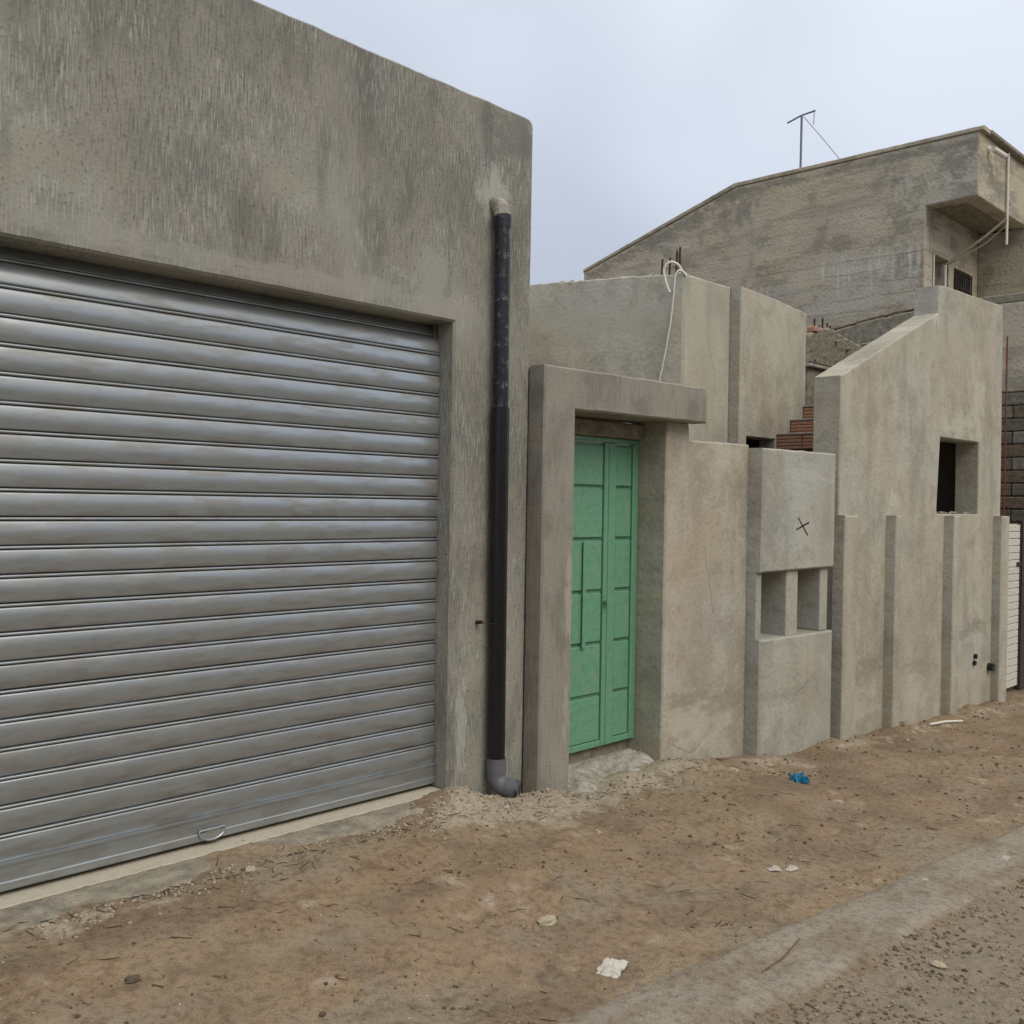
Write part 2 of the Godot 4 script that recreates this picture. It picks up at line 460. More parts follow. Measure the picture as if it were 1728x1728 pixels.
# A wall: polygon in its own plane (u to the right, v up), face at depth 0, back at -thick.
# edges[i] belongs to the side from point i to i+1: -1 no side (a seam), else how uneven that edge is, in metres.
func wall(st: SurfaceTool, poly: PackedVector2Array, edges: Array, thick: float, place := Transform3D(), r := 0.01) -> void:
	if Geometry2D.is_polygon_clockwise(poly):
		poly.reverse()
		var e2 := edges.duplicate()
		var cnt := poly.size()
		for i in cnt:
			e2[i] = edges[(cnt - 2 - i + cnt) % cnt]
		edges = e2
	var outer := PackedVector2Array()
	var open := []
	var n := poly.size()
	for i in n:
		var a := poly[i]
		var b := poly[(i + 1) % n]
		var e: float = edges[i]
		var steps := 1 if e <= 0.0 else maxi(1, int(a.distance_to(b) / 0.05))
		var side := (b - a).normalized().rotated(-PI / 2)
		for k in steps:
			var p := a.lerp(b, float(k) / steps)
			if k > 0:
				var w := place * Vector3(p.x, p.y, 0)
				p += side * (e * (wob.get_noise_3dv(w * 3.0) * 0.8 + wob.get_noise_3dv(w * 14.0) * 0.6))
			outer.append(p)
			open.append(e < 0.0)
	var m := outer.size()
	var inner := PackedVector2Array()
	for i in m:
		var p := outer[i]
		var e0: bool = open[(i - 1 + m) % m]
		var e1: bool = open[i]
		var d0 := (p - outer[(i - 1 + m) % m]).normalized()
		var d1 := (outer[(i + 1) % m] - p).normalized()
		var n0 := d0.rotated(PI / 2)
		var n1 := d1.rotated(PI / 2)
		var q := p
		if e0 and e1:
			q = p
		elif e0:
			q = p - d0 * r if absf(d0.dot(n1)) > 0.3 else p + n1 * r
		elif e1:
			q = p + d1 * r if absf(d1.dot(n0)) > 0.3 else p + n0 * r
		else:
			var bis := n0 + n1
			q = p + bis.normalized() * (r / maxf(0.4, bis.normalized().dot(n0)))
		inner.append(q)
	var nf := place.basis * Vector3(0, 0, 1)
	var idx := Geometry2D.triangulate_polygon(inner)
	if idx.is_empty():
		print("wall: no triangles ", poly)
	for k in range(0, idx.size(), 3):
		for back in [0, 1]:
			var src := outer if back else inner
			var z := -thick if back else 0.0
			var a := place * Vector3(src[idx[k]].x, src[idx[k]].y, z)
			var b := place * Vector3(src[idx[k + 1]].x, src[idx[k + 1]].y, z)
			var c := place * Vector3(src[idx[k + 2]].x, src[idx[k + 2]].y, z)
			tri(st, a, b, c, -nf if back else nf)
	for i in m:
		if open[i]:
			continue
		var j := (i + 1) % m
		var d := (outer[j] - outer[i]).normalized().rotated(-PI / 2)
		var ns := place.basis * Vector3(d.x, d.y, 0)
		var a0 := place * Vector3(inner[i].x, inner[i].y, 0)
		var a1 := place * Vector3(inner[j].x, inner[j].y, 0)
		var b0 := place * Vector3(outer[i].x, outer[i].y, -r)
		var b1 := place * Vector3(outer[j].x, outer[j].y, -r)
		var c0 := place * Vector3(outer[i].x, outer[i].y, -thick)
		var c1 := place * Vector3(outer[j].x, outer[j].y, -thick)
		quad(st, a0, b0, b1, a1, (ns + nf).normalized())
		quad(st, b0, c0, c1, b1, ns)

func pv(a: Array) -> PackedVector2Array:
	var out := PackedVector2Array()
	for p in a:
		out.append(Vector2(p[0], p[1]))
	return out

func tube(st: SurfaceTool, pts: Array, radii: Array, sides := 12, caps := true) -> void:
	var prev := []
	var nrm := Vector3.ZERO
	var first := []
	for i in pts.size():
		var p: Vector3 = pts[i]
		var d: Vector3 = (pts[mini(i + 1, pts.size() - 1)] - pts[maxi(i - 1, 0)]).normalized()
		if i == 0:
			nrm = d.cross(Vector3(0, 0, 1) if absf(d.z) < 0.9 else Vector3(1, 0, 0)).normalized()
		nrm = (nrm - d * nrm.dot(d)).normalized()
		var bi := d.cross(nrm)
		var ring := []
		for k in sides:
			var a := TAU * k / sides
			var o := nrm * cos(a) + bi * sin(a)
			ring.append([p + o * radii[i], o])
		if i > 0:
			for k in sides:
				var l := (k + 1) % sides
				var A = prev[k]; var B = prev[l]; var C = ring[l]; var D = ring[k]
				var verts := [A, B, C, A, C, D]
				var flip: bool = (B[0] - A[0]).cross(C[0] - A[0]).dot(A[1] + C[1]) > 0.0
				for t in 2:
					var order := [0, 2, 1] if flip else [0, 1, 2]
					for q in order:
						var v = verts[t * 3 + q]
						st.set_normal(v[1])
						st.add_vertex(v[0])
		if caps and (i == 0 or i == pts.size() - 1):
			var nn := -d if i == 0 else d
			for k in sides:
				tri(st, p, ring[k][0], ring[(k + 1) % sides][0], nn)
		prev = ring

func tube_part(called: String, pts: Array, r: float, m: Material, parent: Node, sides := 12) -> MeshInstance3D:
	var st := begin()
	var rr := []
	for p in pts:
		rr.append(r)
	tube(st, pts, rr, sides)
	return put(st, called, m, parent)

# uneven sheet over a grid of x and z lines: at(x, z) gives the height
func sheet(xs: PackedFloat32Array, zs: PackedFloat32Array, height: Callable, colour = null) -> ArrayMesh:
	var nx := xs.size()
	var nz := zs.size()
	var v := PackedVector3Array()
	var cs := PackedColorArray()
	for j in nz:
		for i in nx:
			v.append(Vector3(xs[i], height.call(xs[i], zs[j]), zs[j]))
			if colour != null:
				cs.append(colour.call(xs[i], zs[j]))
	var nn := PackedVector3Array()
	for j in nz:
		for i in nx:
			var a := v[j * nx + mini(i + 1, nx - 1)] - v[j * nx + maxi(i - 1, 0)]
			var b := v[mini(j + 1, nz - 1) * nx + i] - v[maxi(j - 1, 0) * nx + i]
			nn.append(b.cross(a).normalized())
	var idx := PackedInt32Array()
	for j in nz - 1:
		for i in nx - 1:
			var a := j * nx + i
			idx.append_array([a, a + 1, a + nx, a + 1, a + nx + 1, a + nx])
	var arr := []
	arr.resize(Mesh.ARRAY_MAX)
	arr[Mesh.ARRAY_VERTEX] = v
	arr[Mesh.ARRAY_NORMAL] = nn
	arr[Mesh.ARRAY_INDEX] = idx
	if colour != null:
		arr[Mesh.ARRAY_COLOR] = cs
	var m := ArrayMesh.new()
	m.add_surface_from_arrays(Mesh.PRIMITIVE_TRIANGLES, arr)
	return m

func lines(from: float, to: float, step: float) -> PackedFloat32Array:
	var out := PackedFloat32Array()
	var n := int(ceil((to - from) / step))
	for i in n + 1:
		out.append(lerpf(from, to, float(i) / n))
	return out

# a lumpy closed stone, radius about 1
func stone_mesh(sd: int, rings := 5, sides := 7, lumpy := 0.5) -> ArrayMesh:
	var n := FastNoiseLite.new()
	n.seed = sd
	n.frequency = 0.9
	var st := begin()
	st.set_smooth_group(-1)
	var at := func(i: int, k: int) -> Vector3:
		var th := PI * i / rings
		var ph := TAU * (k % sides) / sides
		var d := Vector3(sin(th) * cos(ph), cos(th), sin(th) * sin(ph))
		return d * (1.0 + lumpy * n.get_noise_3dv(d * 1.3 + Vector3(sd, 0, 0)))
	for i in rings:
		for k in sides:
			var a: Vector3 = at.call(i, k)
			var b: Vector3 = at.call(i, k + 1)
			var c: Vector3 = at.call(i + 1, k + 1)
			var d: Vector3 = at.call(i + 1, k)
			if i > 0:
				tri(st, a, b, c, ((a + b + c) / 3.0).normalized())
			if i < rings - 1:
				tri(st, a, c, d, ((a + c + d) / 3.0).normalized())
	st.generate_normals()
	return st.commit()

# ---------------------------------------------------------------- ground
const BASE := [[-300.0, -0.15], [-4.0, -0.12], [1.5, -0.13], [3.2, -0.135], [4.1, -0.18], [4.9, -0.29], [6.4, -0.36], [7.7, -0.52], [9.0, -0.57], [10.5, -0.69], [12.0, -0.77], [14.0, -0.85], [18.0, -0.95], [40.0, -1.4], [300.0, -1.6]]

func base_height(x: float) -> float:
	for i in BASE.size() - 1:
		if x < BASE[i + 1][0]:
			var t: float = clampf((x - BASE[i][0]) / (BASE[i + 1][0] - BASE[i][0]), 0.0, 1.0)
			return lerpf(BASE[i][1], BASE[i + 1][1], t)
	return -1.6

func smooth_height(x: float, z: float) -> float:
	# averaged along x so that no kink shows
	var y := (base_height(x - 0.35) + base_height(x) + base_height(x + 0.35)) / 3.0
	# out in the street the ground falls evenly
	var far := -0.27 - 0.052 * (clampf(x, -6.0, 24.0) - 2.9)
	return lerpf(y, far, smoothstep(0.3, 1.9, z))

func ground_height(x: float, z: float) -> float:
	var y := smooth_height(x, z)
	if x < -12.0 or x > 30.0 or z > 9.0 or z < -3.0:
		return y
	# rubble and crumbs heaped along the wall
	var near_wall := exp(-pow((z - 0.12) / 0.22, 2.0))
	y += near_wall * 0.05 * (0.5 + lump.get_noise_2d(x * 1.3, z * 1.3)) * clampf((x - 3.6) / 0.6, 0.0, 1.0)
	y += 0.085 * exp(-pow((x - 4.22) / 0.33, 2.0) - pow((z - 0.13) / 0.24, 2.0)) + 0.03 * exp(-pow((x - 4.9) / 0.4, 2.0) - pow((z - 0.35) / 0.25, 2.0))
	y += 0.05 * exp(-pow((x - 6.35) / 0.35, 2.0) - pow((z - 0.25) / 0.3, 2.0))
	# ruts and bumps
	y += 0.03 * lump.get_noise_2d(x * 0.7, z * 0.9)
	var near := 1.0 - 0.85 * exp(-pow((z - strip_edge(x) - 0.23) / 0.34, 4.0))
	y += 0.016 * near * rough_n.get_noise_2d(x * 2.2, z * 2.2)
	y += 0.007 * near * rough_n.get_noise_2d(x * 9.0 + 50.0, z * 9.0)
	y += 0.004 * rough_n.get_noise_2d(x * 24.0, z * 24.0 + 90.0)
	if z > 2.0:
		y += 0.012 * rough_n.get_noise_2d(x * 6.0, z * 6.0) * smoothstep(2.5, 2.8, z)
	return y

func ground_colour(x: float, z: float) -> Color:
	var tan := Color(0.43, 0.35, 0.255)
	var ochre := Color(0.405, 0.31, 0.215)
	var brown := Color(0.33, 0.26, 0.19)
	var dull := Color(0.40, 0.345, 0.27)
	var pale := Color(0.56, 0.525, 0.455)
	var gravel := Color(0.37, 0.325, 0.265)
	var n1 := lump.get_noise_2d(x * 0.5 + 20.0, z * 0.8)
	var n2 := rough_n.get_noise_2d(x * 1.2, z * 1.5 + 7.0)
	var n3 := rough_n.get_noise_2d(x * 5.0, z * 5.0)
	var n4 := rough_n.get_noise_2d(x * 0.8 + 60.0, z * 1.3 + 11.0)
	var c := dull.lerp(brown, smoothstep(-0.25, 0.3, n4 + 0.3 * n3))
	c = c.lerp(tan, 0.85 * smoothstep(-0.05, 0.35, n1 + 0.4 * n2 + 0.35 * exp(-pow((x - 3.2) / 1.8, 2.0) - pow((z - 0.9) / 0.7, 2.0))))
	c = c.lerp(ochre, 0.8 * smoothstep(0.02, 0.4, n2 + 0.3 * n3 - 0.3 * n4 + 0.3 * exp(-pow((x - 3.4) / 1.3, 2.0) - pow((z - 1.0) / 0.5, 2.0)) + (0.1 if x > 9.0 else 0.0)))
	c = c.lerp(brown, 0.7 * smoothstep(0.15, 0.45, n4 - 0.4 * n2 + 0.3 * n3))
	# darker trodden soil in ragged patches
	var n5 := rough_n.get_noise_2d(x * 2.1 + 31.0, z * 3.4 + 3.0) + 0.5 * rough_n.get_noise_2d(x * 8.0, z * 11.0 + 40.0)
	c = c.lerp(Color(0.235, 0.185, 0.14), 0.55 * smoothstep(0.28, 0.55, n5))
	# mortar dropped along the foot of the walls and by the corner of the garage
	var m := exp(-pow((x - 4.6) / 0.55, 2.0) - pow((z - 0.32) / 0.3, 2.0)) + 0.7 * exp(-pow((x - 5.8) / 0.7, 2.0) - pow((z - 0.1) / 0.22, 2.0)) + 0.3 * exp(-pow((z - 0.28) / 0.16, 2.0))
	c = c.lerp(pale, clampf(smoothstep(0.25, 0.6, m + 0.5 * n2 + 0.4 * n3), 0.0, 0.85))
	c = c.lerp(gravel, smoothstep(0.3, 0.55, z - strip_edge(x) + 0.2 * n2))
	c = c * (0.97 + 0.1 * n3)
	c.a = 1.0
	return c

func make_ground() -> void:
	var xs := PackedFloat32Array()
	for v in [-300.0, -120.0, -50.0, -20.0, -8.0, -4.0, -2.0, -1.0]:
		xs.append(v)
	xs.append_array(lines(-0.6, 7.5, 0.03))
	xs.append_array(lines(7.55, 18.0, 0.06))
	for v in [18.5, 20.0, 24.0, 30.0, 45.0, 80.0, 150.0, 300.0]:
		xs.append(v)
	var zs := PackedFloat32Array()
	for v in [-300.0, -100.0, -40.0, -15.0, -6.0, -3.0, -1.5, -0.8]:
		zs.append(v)
	zs.append_array(lines(-0.4, 3.9, 0.03))
	for v in [4.1, 4.5, 5.0, 6.0, 8.0, 12.0, 20.0, 50.0, 120.0, 300.0]:
		zs.append(v)
	var g := share(sheet(xs, zs, ground_height, ground_colour), "ground", M.earth, self)
	setting(g, "bare trodden earth in front of the walls")
	# the cement strip laid along the street, half buried
	xs = lines(-6.0, 26.0, 0.06)
	zs = lines(1.6, 3.7, 0.03)
	var top := func(x: float, z: float) -> float:
		var s: float = strip_edge(x)
		var e: float = minf(z - s + 0.018 * rough_n.get_noise_2d(x * 1.0, 2.0) + 0.012 * rough_n.get_noise_2d(x * 7.0, z * 4.0), s + 0.43 - z + 0.03 * rough_n.get_noise_2d(x * 0.9, 30.0) + 0.02 * rough_n.get_noise_2d(x * 7.0, z * 4.0))
		var joint: float = 0.008 * exp(-pow((fposmod(x - 3.35, 1.5) - 0.75) / 0.012, 2.0))
		return smooth_height(x, z) + 0.03 * lump.get_noise_2d(x * 0.7, z * 0.9) + 0.016 * clampf(e / 0.055, -1.0, 1.0) - 0.4 * maxf(0.0, -e - 0.04) - joint + 0.003 * rough_n.get_noise_2d(x * 6.0, z * 6.0)
	var tone := func(x: float, z: float) -> Color:
		var s: float = strip_edge(x)
		var e: float = minf(z - s, s + 0.43 - z)
		var n := rough_n.get_noise_2d(x * 1.4 + 9.0, z * 3.0) + 0.5 * rough_n.get_noise_2d(x * 5.0, z * 9.0 + 4.0)
		var k := Color(0.43, 0.4, 0.35).lerp(Color(0.36, 0.315, 0.26), smoothstep(-0.1, 0.45, n + 0.25 * exp(-pow((z - s - 0.33) / 0.1, 2.0))))
		k = k.lerp(Color(0.47, 0.44, 0.39), 0.6 * smoothstep(0.1, 0.5, -n))
		# earth trodden over its edges
		k = k.lerp(ground_colour(x, z), smoothstep(0.014, 0.0, e + 0.018 * n))
		k.a = 1.0
		return k
	var s := share(sheet(xs, zs, top, tone), "kerb_strip", M.earth, self)
	setting(s, "worn cement strip half buried along the street")

func scatter(called: String, label: String, meshes: Array, mats: Array, count: int, pick: Callable) -> void:
	var tr := []
	for k in meshes.size():
		tr.append([])
	for i in count:
		var p: Array = pick.call()
		if p.is_empty():
			continue
		tr[rng.randi() % meshes.size()].append(p[0])
	for k in meshes.size():
		var mm := MultiMesh.new()
		mm.transform_format = MultiMesh.TRANSFORM_3D
		mm.mesh = meshes[k]
		mm.instance_count = tr[k].size()
		for i in tr[k].size():
			mm.set_instance_transform(i, tr[k][i])
		var o := MultiMeshInstance3D.new()
		o.name = called
		o.multimesh = mm
		o.material_override = mats[k % mats.size()]
		add_child(o, true)
		o.set_meta("kind", "stuff")
		o.set_meta("label", label)
		o.set_meta("category", "gravel" if called != "dry_twigs" else "twigs")

func strip_edge(x: float) -> float:
	return 2.1 + 0.044 * (x - 2.87)

func lay(x: float, z: float, size: Vector3, sink := 0.3) -> Transform3D:
	var b := Basis.from_euler(Vector3(rng.randf_range(-0.4, 0.4), rng.randf() * TAU, rng.randf_range(-0.4, 0.4))).scaled_local(size)
	return Transform3D(b, Vector3(x, ground_height(x, z) + size.y * (1.0 - 2.0 * sink) * 0.5, z))

func make_litter() -> void:
	var stones := []
	for k in 4:
		stones.append(stone_mesh(200 + k, 4, 6, 0.6))
	# crumbs all over the earth
	scatter("gravel_crumbs", "small earth crumbs and grit strewn over the ground", stones, [M.stone[1], M.stone[2], M.stone[2], M.stone[0]], 11000, func() -> Array:
		var x := 0.8 + 13.0 * pow(rng.randf(), 1.5)
		var z := rng.randf_range(0.05, 3.4)
		if z > strip_edge(x) - 0.02 and z < strip_edge(x) + 0.45 and rng.randf() > 0.22:
			return []
		if rough_n.get_noise_2d(x * 1.3, z * 1.6) < rng.randf_range(-0.25, 0.4):
			return []
		var s := 0.0025 + 0.0065 * pow(rng.randf(), 2.5) * (1.0 + 0.15 * x)
		return [lay(x, z, Vector3(s, s * 0.7, s * rng.randf_range(0.6, 1.0)))])
	scatter("lime_specks", "tiny white specks of lime and paper on the earth", [stones[0]], [M.paper], 130, func() -> Array:
		var x := 1.0 + 9.0 * pow(rng.randf(), 1.4)
		var z := rng.randf_range(0.3, 2.0)
		var s := rng.randf_range(0.002, 0.005)
		return [lay(x, z, Vector3(s, s * 0.5, s))])
	# coarse gravel on the street side of the strip
	scatter("street_gravel", "coarse grey gravel beyond the cement strip", stones, [M.stone[1], M.stone[2], M.stone[0], M.stone[1]], 5000, func() -> Array:
		var x := rng.randf_range(2.5, 11.0)
		var z := strip_edge(x) + 0.42 + absf(rng.randfn(0.0, 0.38))
		if z > 3.8:
			return []
		if rough_n.get_noise_2d(x * 1.6, z * 1.6) < rng.randf_range(-0.35, 0.2):
			return []
		var s := rng.randf_range(0.003, 0.011)
		return [lay(x, z, Vector3(s, s * 0.7, s))])
	# mortar crumbs fallen along the foot of the walls
	scatter("mortar_crumbs", "pale mortar crumbs heaped along the foot of the walls", stones, [M.stone[3], M.stone[0], M.mortar], 1000, func() -> Array:
		var x := rng.randf_range(3.7, 13.8)
		if rng.randf() < 0.7:
			x = 4.7 + rng.randfn(0.0, 0.6)
		if x < 3.5:
			return []
		var z := 0.14 + absf(rng.randfn(0.0, 0.2))
		if x > 7.5 and x < 9.1:
			z += 0.1
		var s := 0.003 + 0.009 * pow(rng.randf(), 2.0)
		if rng.randf() < 0.05:
			s *= 2.4
		return [lay(x, z, Vector3(s, s * 0.7, s))])
	# crumbs at the edge of the garage apron
	scatter("apron_crumbs", "broken cement crumbs at the edge of the garage apron", stones, [M.stone[3], M.stone[1], M.mortar], 700, func() -> Array:
		var x := rng.randf_range(0.8, 4.3)
		var z := 0.27 - 0.05 * (x - 1.5) + absf(rng.randfn(0.0, 0.09))
		if rough_n.get_noise_2d(x * 1.5, 3.0) < rng.randf_range(-0.4, 0.3):
			return []
		var s := rng.randf_range(0.003, 0.01)
		return [lay(x, z, Vector3(s, s * 0.7, s))])
	var st := begin()
	box(st, Vector3(-1, -0.03, -0.03), Vector3(1, 0.03, 0.03), 0.01)
	var t1 := st.commit()
	st = begin()
	tube(st, [Vector3(-1, 0, 0), Vector3(-0.3, 0.08, 0.12), Vector3(0.4, 0.02, 0.05), Vector3(1, 0.1, -0.1)], [0.03, 0.035, 0.03, 0.015], 4)
	var t2 := st.commit()
	scatter("dry_twigs", "dry straws and twigs lying on the earth", [t1, t2, t2], [M.twig, M.stone[1], M.twig], 400, func() -> Array:
		var x := 0.9 + 9.0 * pow(rng.randf(), 1.3)
		var z := rng.randf_range(0.1, 2.1)
		if rng.randf() < 0.4:
			x = rng.randf_range(1.2, 6.6)
			z = 0.24 + absf(rng.randfn(0.0, 0.12))
		var l := rng.randf_range(0.012, 0.05)
		var b := Basis.from_euler(Vector3(0, rng.randf() * TAU, rng.randf_range(-0.15, 0.15))).scaled_local(Vector3(l, 0.05, 0.05))
		return [Transform3D(b, Vector3(x, ground_height(x, z) + 0.004, z))])
	# single stones one can point at
	var lone := [[3.48, 1.45, 0.05, 3, "flat pale stone lying on the orange earth"], [4.47, 2.83, 0.034, 3, "round pale stone on the grey gravel by the street"], [4.05, 0.62, 0.022, 2, "small dark stone on the earth before the downpipe"],
		[2.63, 0.33, 0.035, 3, "pale stone beside the broken edge of the garage apron"], [6.85, 1.22, 0.035, 3, "flat pale stone between the blue bag and the strip"], [4.6, 0.85, 0.02, 3, "small pale stone before the gateway column"],
		[6.75, 0.42, 0.045, 3, "flat pale mortar flake at the foot of the yard wall"], [5.55, 2.35, 0.03, 3, "pale flake of mortar on the cement strip"], [4.35, 2.35, 0.018, 2, "dark clod on the near part of the cement strip"],
		[1.75, 0.95, 0.03, 2, "dark clod in the near left earth"], [2.2, 1.5, 0.018, 2, "small dark clod on the near brown earth"], [7.4, 0.36, 0.03, 3, "pale mortar lump before the niche pier"]]
	for k in lone.size():
		var a: Array = lone[k]
		var o := share(stone_mesh(400 + k, 7, 10, 0.5), "stone", M.stone[a[3]], self)
		o.transform = Transform3D(Basis.from_euler(Vector3(0, k * 1.3, 0)).scaled_local(Vector3(a[2], a[2] * 0.42, a[2] * 0.75)), Vector3(a[0], ground_height(a[0], a[1]) + a[2] * 0.15, a[1]))
		tag(o, a[4], "stone", "loose stones on the ground")
	# litter
	crumple("paper_scrap", Vector3(3.32, 0, 1.94), Vector2(0.17, 0.1), 0.4, M.paper, 5, "crumpled white paper beside the cement strip", "paper")
	crumple("paper_flake", Vector3(5.065, 0, 1.71), Vector2(0.035, 0.07), 0.9, M.paper, 6, "left one of two small upright white paper flakes", "paper")
	crumple("paper_flake", Vector3(5.17, 0, 1.76), Vector2(0.035, 0.08), 1.3, M.paper, 7, "right one of two small upright white paper flakes", "paper")
	crumple("paper_scrap", Vector3(6.35, 0, 2.5), Vector2(0.09, 0.06), 0.2, M.paper, 8, "small white scrap at the far end of the cement strip", "paper")
	crumple("plastic_bag", Vector3(7.08, 0, 0.79), Vector2(0.2, 0.12), 0.7, M.blue, 9, "crumpled blue plastic bag on the earth before the wall", "plastic bag", 0.055)
	var sx := 11.3
	var sz := 0.3
	var rod := tube_part("white_stick", [Vector3(sx - 0.28, ground_height(sx - 0.28, sz - 0.06) + 0.02, sz - 0.06), Vector3(sx, ground_height(sx, sz) + 0.025, sz), Vector3(sx + 0.3, ground_height(sx + 0.3, sz + 0.07) + 0.022, sz + 0.07)], 0.014, M.white, self, 8)
	tag(rod, "white plastic stick lying before the second and third ribs", "stick")
	var tw := tube_part("red_twig", [Vector3(3.78, ground_height(3.78, 2.37) + 0.02, 2.37), Vector3(3.98, ground_height(3.98, 2.36) + 0.025, 2.36), Vector3(4.2, ground_height(4.2, 2.32) + 0.03, 2.32)], 0.003, flat_mat(c8(120, 80, 56), 0.9), self, 6)
	tag(tw, "thin reddish twig lying on the cement strip", "twig")

func crumple(called: String, at: Vector3, size: Vector2, turn: float, m: Material, sd: int, label: String, category: String, high := 0.018) -> void:
	var n := FastNoiseLite.new()
	n.seed = sd
	n.frequency = 1.0
	n.fractal_octaves = 3
	var g := 14
	var st := begin()
	var p := func(i: int, j: int) -> Vector3:
		var u := float(i) / g - 0.5
		var v := float(j) / g - 0.5
		var edge := 1.0 + (0.5 if category == "plastic bag" else 0.2) * n.get_noise_2d(u * 3.0 + 9.0, v * 3.0)
		var y := high * (0.35 + absf(n.get_noise_2d(u * 2.2, v * 2.2)) * 2.2 - absf(n.get_noise_2d(u * 5.0 + 3.0, v * 5.0)) * 0.9)
		y *= 1.0 - pow(maxf(absf(u), absf(v)) * 2.0, 4.0) * 0.8
		return Vector3(u * size.x * edge, maxf(y, 0.002), v * size.y * edge + 0.2 * y)
	for j in g:
		for i in g:
			var a: Vector3 = p.call(i, j)
			var b: Vector3 = p.call(i + 1, j)
			var c: Vector3 = p.call(i + 1, j + 1)
			var d: Vector3 = p.call(i, j + 1)
			var n1 := (c - a).cross(b - a).normalized()
			n1 = n1 if n1.y > 0.0 else -n1
			var n2 := (d - a).cross(c - a).normalized()
			n2 = n2 if n2.y > 0.0 else -n2
			tri(st, a, b, c, n1)
			tri(st, a, c, d, n2)
			var lo := Vector3(0, -0.0015, 0)
			tri(st, a + lo, b + lo, c + lo, -n1)
			tri(st, a + lo, c + lo, d + lo, -n2)
	var o := put(st, called, m)
	o.position = Vector3(at.x, ground_height(at.x, at.z) + 0.004, at.z)
	o.rotation.y = turn
	tag(o, label, category)

# ---------------------------------------------------------------- garage
const SHUTTER_Z := -0.125
const PITCH := 0.1253

